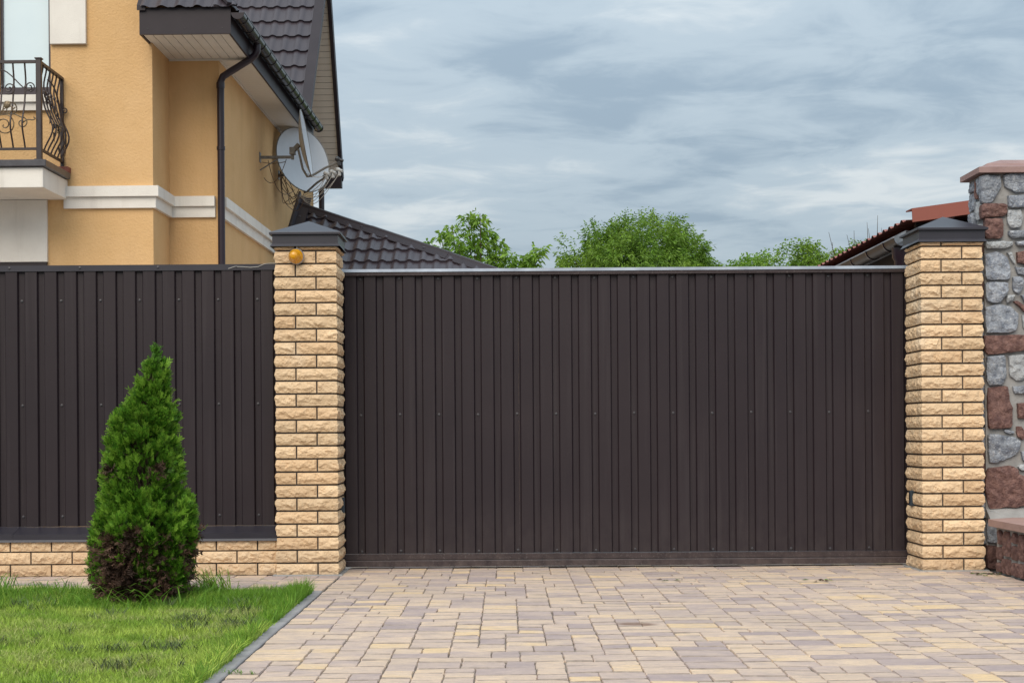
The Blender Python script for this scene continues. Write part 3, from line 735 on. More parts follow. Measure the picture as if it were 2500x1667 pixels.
# gable roof behind: front slope, back slope with boarded verge soffit
fa = math.atan2(2.45, 1.98); FE = Vector((.42, 4.08, 5.16)); RDG = Vector((.42, 6.06, 7.61)); BE = Vector((.42, 7.58, 4.90))
fv = (RDG-FE).normalized(); bv = (RDG-BE).normalized()
link('roof', tile_sheet((-5.0, FE.y, FE.z), (1, 0, 0), fv, 5.32, (RDG-FE).length, M['roof'], u0=.09, step=.335), house)
link('roof', tile_sheet((.40, BE.y, BE.z), (-1, 0, 0), bv, 5.4, (RDG-BE).length, M['roof']), house)
fn = Vector((1, 0, 0)).cross(fv)
vt = [Vector((x, 0, 0)) + p + fn*h for p in (FE-fv*.05, RDG+fv*.03) for x, h in ((-.125, .020), (-.125, .055), (.012, .055), (.012, -.035), (.004, -.035), (.004, .020))]
MB().add(vt, [(i, (i+1) % 6, 6+(i+1) % 6, 6+i) for i in range(6)] + [(5,4,3,2,1,0), (6,7,8,9,10,11)]).build('verge_trim', M['rooftrim'], house)
bn = Vector((-1, 0, 0)).cross(bv)
vt = [Vector((x, 0, 0)) + p + bn*h for p in (BE-bv*.05, RDG) for x, h in ((-.02, .045), (.035, .045), (.035, -.105), (-.02, -.105))]
MB().add(vt, [(i, (i+1) % 4, 4+(i+1) % 4, 4+i) for i in range(4)] + [(3,2,1,0), (4,5,6,7)]).build('verge_trim', M['rooftrim'], house)
sb = MB(); ln = .0905
q = [Vector((x, 0, 0)) + bv*t + bn*h for t in (.003, ln) for x, h in ((-.418, -.075), (-.022, -.075), (-.022, -.062), (-.418, -.062))]
sbm = sb.add(q, [(0,1,5,4),(1,2,6,5),(2,3,7,6),(3,0,4,7),(3,2,1,0),(4,5,6,7)]).mesh('soffit_board', M['soffit'])
for k in range(33): link('soffit_board', sbm, house, BE + bv*(.0945*k))
MB().box(.02, .44, 7.40, 7.56, 4.70, 4.86).build('eave_box', M['rooftrim'], house)
# gutter, brackets and downpipes
gx, gz, gr = .425, 5.150, .062
prof = [(gx+gr*math.cos(a), gz+gr*math.sin(a)) for a in [PI+PI*i/12 for i in range(13)]]
prof += [(gx+gr+.006, gz+.004), (gx+gr+.006, gz+.010), (gx+gr-.004, gz+.008)] + [(gx+(gr-.004)*math.cos(a), gz+(gr-.004)*math.sin(a)) for a in [2*PI-PI*i/12 for i in range(13)]]
gut = MB().ext(prof, 'y', -1.16, 4.93).build('gutter', M['gutter'], house, True)
for yy in (-1.163, 4.930):
    MB().ext([(gx+.066*math.cos(a), gz+.066*math.sin(a)) for a in [PI+PI*i/12 for i in range(13)]], 'y', yy-.012, yy+.004).build('end_cap', M['rooftrim'], gut, True)
bp_ = [(gx+.068*math.cos(a), gz+.068*math.sin(a)) for a in [PI+PI*i/12 for i in range(13)]] + [(gx+.063*math.cos(a), gz+.063*math.sin(a)) for a in [2*PI-PI*i/12 for i in range(13)]]
bpm = MB().ext(bp_, 'y', -.009, .009).mesh('bracket', M['black'], True)
for k in range(17): link('bracket', bpm, gut, (0, -.95 + .365*k, 0))
dp = MB().tube([(gx, -.05, 5.10), (gx, -.05, 5.03), (gx-.02, -.05, 4.985), (.36, -.05, 4.945), (.115, -.055, 4.795), (.055, -.055, 4.755), (.030, -.055, 4.70), (.028, -.056, 4.5), (.028, -.056, .2)], .039, 14).build('downpipe', M['pipe'], house, True)
for z in (3.98, 1.6): MB().lathe([(.040, -.02), (.046, -.02), (.046, .02), (.040, .02)], (.028, -.056, z), (0, 0, 1), 14).build('pipe_clamp', M['pipe'], dp, True)
MB().lathe([(.040, -.03), (.0455, -.03), (.0455, .03), (.040, .03)], (.028, -.056, 4.66), (0, 0, 1), 14).build('pipe_socket', M['pipe'], dp, True)
MB().tube([(.115, 7.53, 4.95), (.115, 7.53, .2)], .045, 12).build('downpipe', M['pipe'], house, True)

# ------------------------------------------------------------------ satellite dishes on the house wall
def H2W(p):
    c, s = math.cos(HR), math.sin(HR); return Vector((HX.x + p[0]*c - p[1]*s, HX.y + p[0]*s + p[1]*c, p[2]))
def reflector(c, n_, rx, rz, depth, roll=0.0):
    n_ = Vector(n_).normalized(); e1 = Vector((0, 0, 1)).cross(n_).normalized(); e2 = n_.cross(e1)
    vs, fs = [], []; rings, seg = 8, 40
    for side, off in ((0, 0.0), (1, -.007)):
        vs.append(c + n_*(off))
        for i in range(1, rings+1):
            r = i/rings
            for j in range(seg):
                a = 2*PI*j/seg; vs.append(c + e1*(rx*r*math.cos(a)) + e2*(rz*r*math.sin(a)) + n_*(depth*r*r + off))
    B = 1 + rings*seg
    for j in range(seg): fs += [(0, 1+j, 1+(j+1) % seg), (B, B+1+(j+1) % seg, B+1+j)]
    for i in range(rings-1):
        for j in range(seg):
            a, b = 1+i*seg+j, 1+i*seg+(j+1) % seg; fs += [(a, a+seg, b+seg, b), (B+a, B+b, B+b+seg, B+a+seg)]
    m = MB().add(vs, fs)
    rim = MB().tube([c + e1*(rx*math.cos(a)) + e2*(rz*math.sin(a)) + n_*(depth-.004) for a in [2*PI*j/seg for j in range(seg+1)]], .008, 6)
    return m, rim, e1, e2, n_
def lnb(c, axis, parent, black=False):
    axis = Vector(axis).normalized()
    o = MB().lathe([(.0001, -.055), (.018, -.055), (.022, -.02), (.022, .0), (.030, .012), (.030, .04), (.026, .046), (.0001, .046)], c, axis, 14).build('lnb', M['black'] if black else M['lnb'], parent, True)
    MB().box(c[0]-.02, c[0]+.02, c[1]-.02, c[1]+.02, c[2]-.075, c[2]-.015, .006).build('lnb_body', M['black'] if black else M['lnb'], o)
    return o
def mkdish(c, n_, rx, rz, depth, label, wall, lnbs, loops):
    base = Vector((0.0, wall[1], wall[2])); root = empty('satellite_dish', H2W(base), HR); tag(root, label, 'satellite dish', 'satellite dishes on the house wall')
    c = Vector(c) - base
    rm, rim, e1, e2, n_ = reflector(c, n_, rx, rz, depth)
    rm.build('reflector', M['dish'], root, True); rim.build('rim', M['dishrim'], root, True)
    arm = Vector(wall[3]) - base
    b = MB().bar((0, 0, 0), (arm.x, 0, 0), .030, .034); b.bar((arm.x, 0, -.03), (arm.x, 0, .10), .034, .034); b.box(0, .008, -.05, .05, -.06, .06)
    b.bar((0, 0, -.16), (arm.x*.55, 0, -.02), .014, .014) if wall[4] else None
    b.build('wall_bracket', M['dishrim'], root)
    back = c - n_*.02
    cl = MB().bar((arm.x, 0, .07), tuple(back), .045, .05); cl.box(arm.x-.035, arm.x+.035, -.04, .04, .03, .12, .004)
    cl.build('clamp', M['dishrim'], root)
    bot = c - e2*(rz*.99) + n_*(depth*.9)
    f0 = Vector(lnbs[0][0]) - base
    MB().tube([tuple(back - e2*.05 - n_*.02), tuple(bot - n_*.09 + e2*.10), tuple(bot - n_*.05), tuple(bot), tuple(bot.lerp(f0, .5)), tuple(f0 - Vector((0, 0, .03)))], .0145, 8).build('feed_arm', M['dishrim'], root, True)
    for p, ax, bk in lnbs: lnb(Vector(p) - base, ax, root, bk)
    if len(lnbs) > 1:
        p0, p1 = Vector(lnbs[0][0])-base, Vector(lnbs[-1][0])-base
        MB().bar(tuple(p0 + (p0-p1)*.35 + Vector((0, 0, -.02))), tuple(p1 + Vector((0, 0, -.02))), .02, .03).build('lnb_rail', M['black'], root)
    for pts, mt in loops: MB().tube([tuple(Vector(q)-base) for q in pts], .0045, 5).build('cable', M[mt], root, True)
def loop(p0, p1, sag, n=12, wob=.0, sd=0):
    r = random.Random(sd); p0 = Vector(p0); p1 = Vector(p1); a, b = r.uniform(-1, 1)*wob, r.uniform(-1, 1)*wob; o = []
    for i in range(n+1):
        t = i/n; q = p0.lerp(p1, t); s = 4*t*(1-t); o.append((q.x + a*s, q.y + b*math.sin(2*PI*t), q.z - sag*s + .25*b*math.sin(3*PI*t)))
    return o
lp1 = [(loop((.02, 2.6, 4.28), (.30, 2.7, 4.30), .02), 'cable'), (loop((.03, 2.7, 4.10), (.32, 2.65, 4.32), .16, sd=2), 'cable'), (loop((.10, 2.6, 4.30), (.34, 3.2, 4.02), .20, wob=.05, sd=3), 'cable'),
       (loop((.60, 2.55, 4.12), (1.02, 2.45, 4.24), .10, sd=5), 'cablegrey')]
mkdish((.515, 2.56, 4.49), (.985, .035, .15), .40, .415, .075, 'grey satellite dish seen almost edge-on on the house wall', (0, 2.58, 4.335, (.41, 2.58, 4.335), True),
       [((1.01, 2.42, 4.27), (-1, .1, .35), True)], lp1)
lp2 = []
for k in range(9):
    r = random.Random(60+k)
    lp2.append((loop((.06+r.uniform(-.02, .05), 3.8+r.uniform(-.2, .2), 4.33+r.uniform(-.05, .05)), (.30+r.uniform(-.05, .12), 3.7, 4.05+r.uniform(-.05, .06)), r.uniform(.10, .30), wob=.12, sd=k), 'cable'))
for k in range(6):
    r = random.Random(90+k)
    lp2.append((loop((.36, 3.55, 4.00), (.76+.075*(k % 3), 3.15, 4.20), .07+.03*k, wob=.05, sd=k+9), 'cablegrey'))
mkdish((.30, 3.90, 4.505), (.70, -.66, .20), .435, .445, .085, 'larger grey satellite dish facing the drive with three feed heads', (0, 4.05, 4.35, (.16, 4.05, 4.35), False),
       [((.76, 3.20, 4.225), (-.7, .66, .3), False), ((.835, 3.22, 4.245), (-.75, .6, .3), False), ((.915, 3.24, 4.275), (-.8, .55, .3), False)], lp2)

# ------------------------------------------------------------------ annex with the tile roof behind the gate
annex = empty('annex', H2W((1.2, 5.2, 0)), HR); tag(annex, 'low annex with brown hipped metal tile roof behind the left pillar', 'annex')
AO = Vector((1.2, 5.2, 0))
def AL(p): return Vector(p) - AO
sl_ = .63; aa = math.atan(sl_); ridge0 = Vector((.03, 5.73, 4.165)); hipend = Vector((3.40, 3.60, 2.81))
hipd = hipend - ridge0; hn = Vector((0, 0, 1)).cross(hipd); hn.z = 0; hn.normalize()
ye = 3.25; ze = 4.21 + sl_*(ye-5.78)
link('roof', tile_sheet(AL((.03, ye, ze)), (1, 0, 0), (0, math.cos(aa), math.sin(aa)), 4.3, 3.2, M['roof'], [(AL(ridge0), hn)], u0=.03), annex)
sd_ = Vector((hipend.x, 8.0, hipend.z))
MB().add([tuple(AL(ridge0)), tuple(AL(hipend)), tuple(AL((hipend.x, 8.5, hipend.z))), tuple(AL((ridge0.x, 8.5, ridge0.z)))], [(0,1,2,3)]).build('roof', M['roof'], annex)
up = Vector((0, -.35, .94)).normalized()
hd = hipd.normalized(); sdv = hd.cross(Vector((0, 0, 1))).normalized()
for i in range(3):
    a, b = ridge0 + hipd*(i/3) - hd*.04, ridge0 + hipd*((i+1)/3) + hd*.02
    lift = .034 + .006*(i % 2)
    vs = [AL(p + sdv*x + Vector((0, 0, z+lift))) for p in (a, b) for x, z in ((.15, -.075), (.15, -.062), (.075, .000), (.05, .034), (-.06, .034), (-.14, -.03))]
    MB().add(vs, [(i_, i_+1, 7+i_, 6+i_) for i_ in range(5)] + [(0,1,2,3,4,5), (11,10,9,8,7,6)]).build('hip_cap', M['rooftrim'], annex)
vs = [AL((x, y, 4.21+sl_*(y-5.78)+h)) for y in (ye, 5.86) for x, h in ((.005, .03), (.005, .15), (.035, .15), (.05, .055), (.19, .055), (.19, .03))]
MB().add(vs, [(i, (i+1) % 6, 6+(i+1) % 6, 6+i) for i in range(6)] + [(5,4,3,2,1,0), (6,7,8,9,10,11)]).build('wall_flashing', M['rooftrim'], annex)
MB().box(.05-AO.x, 3.4-AO.x, 3.6-AO.y, 7.4-AO.y, -.05, 2.6).build('wall', M['stucco'], annex)

# ------------------------------------------------------------------ outbuilding with the red tile roof on the right
ob = empty('outbuilding', (4.4, 13.6, 0)); tag(ob, 'outbuilding with red metal tile roof behind the right brick pillar', 'outbuilding')
p8 = R(7.5)
link('roof', tile_sheet(Vector((2.905, 17.2, 2.366)) - ob.location, (0, -1, 0), (math.cos(p8), 0, math.sin(p8)), 5.72, 3.0, M['redtile'], amp=.020), ob)
MB().box(2.93, 6.0, 11.55, 17.2, 2.30, 2.330).build('roof_deck', M['annexwall'], ob, world=True)
tz = lambda x: 2.476 + math.tan(p8)*(x-2.935)
vs = [(x, y, tz(x)+h) for x in (2.935, 5.9) for y, h in ((11.44, -.098), (11.43, -.101), (11.448, 0), (11.62, .004), (11.62, -.006), (11.452, -.008))]
MB().add(vs, [(i, (i+1) % 6, 6+(i+1) % 6, 6+i) for i in range(6)] + [(5,4,3,2,1,0), (6,7,8,9,10,11)]).build('verge_trim', M['redtrim'], ob, world=True)
MB().lathe([(.0001, -.005), (.007, -.004), (.008, .0)], (3.13, 11.445, tz(3.13)-.07), (0, 1, 0), 8).build('screw', M['redtrim'], ob, world=True)
MB().box(3.02, 5.8, 11.66, 11.72, -.05, 2.40).build('front_wall', M['annexwall'], ob, world=True)
MB().box(3.02, 3.08, 11.72, 17.1, -.05, 2.32).build('side_wall', M['annexwall'], ob, world=True)
MB().box(2.925, 2.945, 11.60, 17.2, 2.22, 2.335).build('fascia', M['galv'], ob, world=True)
g0 = (2.855, 2.262); gr2 = .060
pr = [(g0[0]+gr2*math.cos(a), g0[1]+gr2*math.sin(a)) for a in [PI+PI*i/10 for i in range(11)]] + [(g0[0]+(gr2-.004)*math.cos(a), g0[1]+(gr2-.004)*math.sin(a)) for a in [2*PI-PI*i/10 for i in range(11)]]
og = MB().ext(pr, 'y', 11.42, 17.2).build('gutter', M['darkpipe'], ob, True, world=True)
MB().tube([(g0[0]-gr2, 11.42, g0[1]+.003), (g0[0]-gr2, 17.2, g0[1]+.003)], .0055, 6).build('gutter_lip', M['galv'], og)
b2 = MB().ext([(g0[0]+.0665*math.cos(a), g0[1]+.0665*math.sin(a)) for a in [PI+PI*i/10 for i in range(11)]] + [(g0[0]+.061*math.cos(a), g0[1]+.061*math.sin(a)) for a in [2*PI-PI*i/10 for i in range(11)]], 'y', -.014, .014).mesh('bracket', M['pipe'], True)
for k in range(10): link('bracket', b2, og, (0, 11.75+.55*k, 0))
MB().lathe([(.060, .0), (.056, -.07), (.040, -.10), (.038, -.6), (.038, -2.1)], (2.865, 11.52, 2.20), (0, 0, 1), 14).build('downpipe', M['pipe'], ob, True, world=True)

# ------------------------------------------------------------------ rough stone pillar and low stone wall on the right
def stone(poly, place, depth, rng, m, parent, name='stone'):
    """an irregular quarried stone: outline in face coordinates (a, b), rough raised face"""
    P = [Vector((a, b)) for a, b in poly]; per = sum((P[i]-P[i-1]).length for i in range(len(P))); n = max(14, min(30, int(per/.022)))
    out = []; step = per/n; acc = 0; i = 0; pos = 0.0
    segs = [(P[i], P[(i+1) % len(P)]) for i in range(len(P))]; cum = [0]
    for a, b in segs: cum.append(cum[-1] + (b-a).length)
    for q in range(n):
        t = per*q/n; k = max(i for i in range(len(segs)) if cum[i] <= t); a, b = segs[k]
        out.append(a.lerp(b, (t-cum[k])/max(1e-6, cum[k+1]-cum[k])) + Vector((rng.uniform(-1, 1), rng.uniform(-1, 1)))*.0022)
    c = sum(out, Vector((0, 0)))/n; sd = rng.uniform(0, 300); tx, ty = rng.uniform(-.12, .12), rng.uniform(-.12, .12)
    relief = lambda q: .014*mnoise.noise(Vector((q.x*24, q.y*24, sd))) + .012*(.25-abs(mnoise.noise(Vector((q.x*48, q.y*48, sd+9))))) + tx*(q.x-c.x) + ty*(q.y-c.y)
    vs = []
    for sc, d in ((1.0, -.012), (1.0, depth*.45), (.97, depth*.82)):
        for p in out:
            q = c + (p-c)*sc; vs.append(place(q.x, q.y, d + (relief(q)*.7 if sc < 1 else 0)))
    fs = []
    for r in range(2):
        for j in range(n):
            a, b, c_, d_ = r*n+j, r*n+(j+1) % n, (r+1)*n+(j+1) % n, (r+1)*n+j
            fs += [(a, b, c_), (a, c_, d_)]
    rim = [c + (p-c)*.97 for p in out]; xs = [p.x for p in rim]; ys = [p.y for p in rim]; inner = []
    sp = max(.014, min(.024, ((max(xs)-min(xs))*(max(ys)-min(ys)))**.5/8)); yq = min(ys)
    while yq < max(ys):
        xq = min(xs)
        while xq < max(xs):
            q = Vector((xq + rng.uniform(-.4, .4)*sp, yq + rng.uniform(-.4, .4)*sp)); e_ = (q-c)*1.13 + c; ins = False
            for i in range(n):
                a, b = rim[i], rim[i-1]
                if (a.y > e_.y) != (b.y > e_.y) and e_.x < (b.x-a.x)*(e_.y-a.y)/(b.y-a.y+1e-12)+a.x: ins = not ins
            if ins: inner.append(q)
            xq += sp
        yq += sp
    res = delaunay_2d_cdt(rim + inner, [], [list(range(n))], 1, 1e-6)
    base = len(vs)
    for q in res[0]:
        dd = depth; near_ = min((q-p).length for p in rim)
        vs.append(place(q.x, q.y, (depth*.82 if near_ < 1e-5 else depth*(.95 if near_ < .012 else 1.0)) + relief(q)*(.7 if near_ < 1e-5 else 1)))
    fs += [tuple(base+i for i in f) for f in res[2]]
    return MB().add(vs, fs).build(name, m, parent, world=True)
SP = empty('stone_pillar', (3.29, 10.28, 0)); tag(SP, 'tall pillar of rough grey and red granite stones with mauve capstone', 'pillar')
MB().box(3.052, 3.53, 10.115, 10.43, -.04, 2.515).build('cement_core', M['cement'], SP, world=True)
FY = 10.115
def fpx(px_, py_):       # photograph measure to face coordinates in metres (x, z) on the pillar front
    u = px_-1160; v = py_-992
    return ((u-.007*v)/3658*10.10, EYE - (v+.007*u)/3658*10.10)
T1 = lambda L_: [fpx(2220.3+.384*a, 338.7+.384*b) for a, b in L_]
T2 = lambda L_: [fpx(2220.3+.2882*a, 903.2+.2882*b) for a, b in L_]
G, W_, D_ = 'granite', 'granite_pale', 'granite_red'
st = [(G, T1([(78,175),(108,165),(200,170),(205,240),(170,300),(145,335),(85,335),(75,250)])), (G, T1([(218,170),(260,155),(420,155),(425,262),(290,270),(225,235)])),
 (G, T1([(245,290),(430,280),(430,355),(248,362)])), (D_, T1([(85,345),(105,335),(240,338),(243,385),(225,412),(85,425),(78,390)])),
 (W_, T1([(242,375),(330,370),(335,440),(320,480),(262,485),(240,450)])), (D_, T1([(103,425),(215,425),(215,530),(200,547),(108,545)])),
 (G, T1([(248,500),(410,490),(410,535),(280,545),(248,530)])), (W_, T1([(108,567),(200,560),(282,565),(275,585),(230,605),(110,605)])),
 (G, T1([(288,565),(420,552),(420,600),(300,585)])), (G, T1([(108,640),(180,620),(245,655),(262,740),(255,790),(120,795),(108,770)])),
 (W_, T1([(238,632),(265,628),(292,695),(280,697)])), (D_, T1([(297,625),(400,612),(405,712),(300,690)])), (G, T1([(287,715),(400,722),(400,775),(300,755)])),
 (G, T1([(108,815),(130,803),(245,805),(245,860),(200,925),(160,935),(115,915)])), (G, T1([(275,775),(325,770),(338,800),(335,850),(305,880),(272,850)])),
 (W_, T1([(240,885),(290,880),(270,915),(235,930)])), (D_, T1([(280,920),(300,915),(350,960),(350,990)])), (G, T1([(322,885),(420,860),(430,950),(360,950)])),
 (G, T1([(108,955),(180,935),(265,950),(313,1000),(300,1090),(260,1110),(115,1110),(105,1050)])), (W_, T1([(330,1005),(420,980),(430,1095),(335,1080)])),
 (D_, T1([(105,1125),(250,1120),(380,1122),(390,1205),(250,1228),(120,1242),(103,1190)])), (G, T1([(118,1250),(230,1240),(238,1370),(215,1420),(130,1425),(115,1390)])),
 (W_, T1([(250,1245),(330,1235),(352,1250),(350,1390),(300,1395),(255,1365)])), (G, T1([(275,1430),(400,1415),(410,1470),(280,1470)])),
 (D_, T2([(170,-45),(330,-62),(345,60),(368,120),(365,270),(340,280),(170,285),(162,50)])), (D_, T2([(400,80),(520,65),(520,200),(410,200)])),
 (D_, T2([(395,265),(440,262),(470,330),(445,370),(400,340)])), (G, T2([(295,300),(310,287),(385,305),(370,322),(310,315)])),
 (G, T2([(168,330),(220,320),(400,350),(428,380),(425,440),(390,490),(240,555),(180,550),(165,400)])), (G, T2([(435,460),(530,470),(530,555),(445,530)])),
 (W_, T2([(405,580),(430,562),(530,575),(530,610),(420,612)])),
 (D_, T2([(170,595),(300,575),(355,570),(400,590),(420,650),(490,665),(500,880),(390,915),(330,905),(190,920),(175,890),(150,780),(152,640)])),
 (W_, T2([(180,934),(320,942),(500,950),(500,1010),(185,1012)])), (G, T2([(160,1030),(500,1030),(500,1200),(165,1190)])), (D_, T2([(155,1210),(500,1215),(500,1400),(160,1400)]))]
rs = random.Random(17)
front = lambda a, b, d: (a, FY-d, b)
for mt, poly in st: stone(poly, front, rs.uniform(.026, .040), rs, M[mt], SP)
z = .02
while z < 2.44:       # the part of the front right of the photograph's edge
    h = rs.uniform(.13, .22)
    z1 = min(z+h, 2.49)
    stone([(3.395+rs.uniform(0, .02), z+.012), (3.525, z+.008), (3.53, z1-.012), (3.40+rs.uniform(0, .02), z1-.008)], front, .03, rs, M[rs.choice([G, G, D_])], SP); z = z1
left = lambda a, b, d: (3.052-d, a, b)
for y0, y1, z0, z1, mt in ((10.12, 10.19, 2.37, 2.49, G), (10.20, 10.25, 2.36, 2.485, D_), (10.26, 10.41, 2.42, 2.49, G), (10.26, 10.42, 2.30, 2.41, G), (10.13, 10.25, 2.22, 2.345, W_), (10.27, 10.42, 2.18, 2.29, G), (10.13, 10.25, 2.09, 2.20, W_)):
    stone([(y0, z0), (y1, z0+rs.uniform(0, .01)), (y1-rs.uniform(0, .01), z1), (y0+.004, z1-rs.uniform(0, .012))], left, rs.uniform(.012, .03), rs, M[mt], SP)
z = .03
while z < 2.08:
    h = rs.uniform(.11, .2)
    for y0, y1 in ((10.13, 10.26), (10.275, 10.41)): stone([(y0, z), (y1, z+.006), (y1-.006, z+h-.012), (y0+.006, z+h-.018)], left, .022, rs, M[rs.choice([G, G, D_])], SP)
    z += h
# capstone with a domed crest
m = MB(); X0, X1, Y0, Y1 = 3.002, 3.585, 10.05, 10.47
rc = [(0, 2.506), (0, 2.541), (.055, 2.556), (.062, 2.560), (.075, 2.575)]
vs = []
for ins, zz in rc: vs += [(X0+ins, Y0+ins, zz), (X1-ins, Y0+ins, zz), (X1-ins, Y1-ins, zz), (X0+ins, Y1-ins, zz)]
vs += [((X0+X1)/2-.09, (Y0+Y1)/2, 2.618), ((X0+X1)/2+.09, (Y0+Y1)/2, 2.618)]
t = 16; fs = [(3,2,1,0)] + [(i*4+k, i*4+(k+1) % 4, (i+1)*4+(k+1) % 4, (i+1)*4+k) for i in range(4) for k in range(4)] + [(t, t+1, 21, 20), (t+1, t+2, 21), (t+2, t+3, 20, 21), (t+3, t, 20)]
m.add(vs, fs).build('capstone', M['capstone'], SP, world=True)

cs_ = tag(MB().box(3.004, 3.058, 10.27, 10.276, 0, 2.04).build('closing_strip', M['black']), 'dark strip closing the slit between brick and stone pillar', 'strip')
LW = empty('low_stone_wall', (3.2, 8.2, 0)); tag(LW, 'low red stone wall with pink coping running towards the viewer', 'wall')
MB().prism([(3.04, 4.0), (3.42, 4.0), (3.42, 10.10), (3.30, 10.07), (3.04, 9.86)], -.04, .285).build('cement_core', M['cement'], LW, world=True)
rw = random.Random(23); face = lambda a, b, d: (3.04-d, a, b)
y = 4.05
while y < 9.8:
    ww = rw.uniform(.13, .24) if y < 8.6 else rw.uniform(.10, .15); y1 = min(y+ww, 9.84); zc = [0.004, rw.uniform(.09, .19), .275]
    if y > 8.6: zc = [0.004, rw.uniform(.07, .10), rw.uniform(.15, .20), .275] if rw.random() < .5 else [.004, rw.uniform(.10, .18), .275]
    for a, b in zip(zc, zc[1:]):
        k_ = .008
        stone([(y+k_+rw.uniform(0, .02), a+k_), (y1-k_-rw.uniform(0, .02), a+k_), (y1-k_, (a+b)/2), (y1-k_-rw.uniform(0, .03), b-k_), (y+k_+rw.uniform(0, .03), b-k_), (y+k_, (a+b)/2)],
              face, rw.uniform(.014, .026), rw, M[D_], LW)
    y = y1
y = 9.876; first = True
while y > 4.0:
    yn = max(y-.30, 3.98)
    poly = [(2.992, yn+.003), (3.45, yn+.003), (3.45, y if not first else 10.11), (3.27, y if not first else 10.09), (2.992, y)] if first else [(2.992, yn+.003), (3.45, yn+.003), (3.45, y), (2.992, y)]
    MB().prism(poly, .288, .330).build('coping_tile', M['coping'], LW, world=True); y = yn; first = False
MB().add([(3.05, 10.115, .325), (3.5, 10.115, .325), (3.5, 10.115, .40), (3.05, 10.115, .385), (3.05, 10.02, .322), (3.5, 10.02, .322)], [(0,1,5,4), (4,5,2,3), (0,4,3), (1,2,5), (0,3,2,1)]).build('mortar_fillet', M['cement'], LW, world=True)

# ------------------------------------------------------------------ foliage tools (numpy)
def big_mesh(name, V, F, m, parent=None, loc=None, mats=None, midx=None):
    me = bpy.data.meshes.new(name); V = np.asarray(V, np.float32); F = np.asarray(F, np.int32)
    k = F.shape[1]
    me.vertices.add(len(V)); me.vertices.foreach_set('co', V.ravel())
    me.loops.add(F.size); me.loops.foreach_set('vertex_index', F.ravel())
    me.polygons.add(len(F)); me.polygons.foreach_set('loop_start', np.arange(0, F.size, k, dtype=np.int32)); me.polygons.foreach_set('loop_total', np.full(len(F), k, np.int32))
    for x in (mats or [m]): me.materials.append(x)
    if midx is not None: me.polygons.foreach_set('material_index', np.asarray(midx, np.int32))
    me.update(calc_edges=True); me.validate()
    return link(name, me, parent, loc)
def frames(d, rng):
    """unit vectors d (n,3) -> two perpendicular unit vectors with random roll"""
    r = rng.normal(size=d.shape); a = r - d*np.sum(r*d, 1, keepdims=True); a /= np.linalg.norm(a, axis=1, keepdims=True) + 1e-9
    return a, np.cross(d, a)
def leaves(P, D, length, width, rng, droop=.25):
    """folded leaves: 6 verts, 4 tris each (two halves about the midrib, bent at the middle)"""
    n = len(P); D = D/(np.linalg.norm(D, axis=1, keepdims=True)+1e-9); a, b = frames(D, rng)
    L_ = length*rng.uniform(.7, 1.25, (n, 1)); W2 = width*rng.uniform(.7, 1.25, (n, 1))/2
    dz = np.array([[0, 0, -1.0]])
    base = P; mid = P + D*L_*.45 + dz*L_*droop*.2; tip = P + D*L_ + dz*L_*droop
    l = mid + a*W2 + b*W2*.35; r = mid - a*W2 + b*W2*.35
    V = np.stack([base, l, tip, r, mid], 1).reshape(-1, 3)
    o = np.arange(n)[:, None]*5
    F = np.concatenate([o+np.array([[0, 4, 1]]), o+np.array([[1, 4, 2]]), o+np.array([[0, 3, 4]]), o+np.array([[4, 3, 2]])], 1).reshape(-1, 3)
    return V, F
def compound(P, D, rng, k, reach, llen, lwid, spread=1.1, droop=.3):
    """k leaflets fanned from each twig end"""
    n = len(P); D = D/(np.linalg.norm(D, axis=1, keepdims=True)+1e-9); a, b = frames(D, rng)
    Ps, Ds = [], []
    for i in range(k):
        t = (i+.5)/k; side = 1 if i % 2 else -1
        pos = P + D*(reach*t*rng.uniform(.8, 1.2, (n, 1)))
        dr = D*(.45+.4*t) + a*(side*spread*rng.uniform(.6, 1.1, (n, 1))*(1-.5*t)) + b*rng.normal(0, .25, (n, 1)); dr[:, 2] -= droop
        Ps.append(pos); Ds.append(dr)
    return leaves(np.concatenate(Ps), np.concatenate(Ds), llen, lwid, rng, droop)
def trunk(pts, rs, name, parent, n=8, m='bark'):
    return MB().tube(pts, rs, n).build(name, M[m], parent, True)

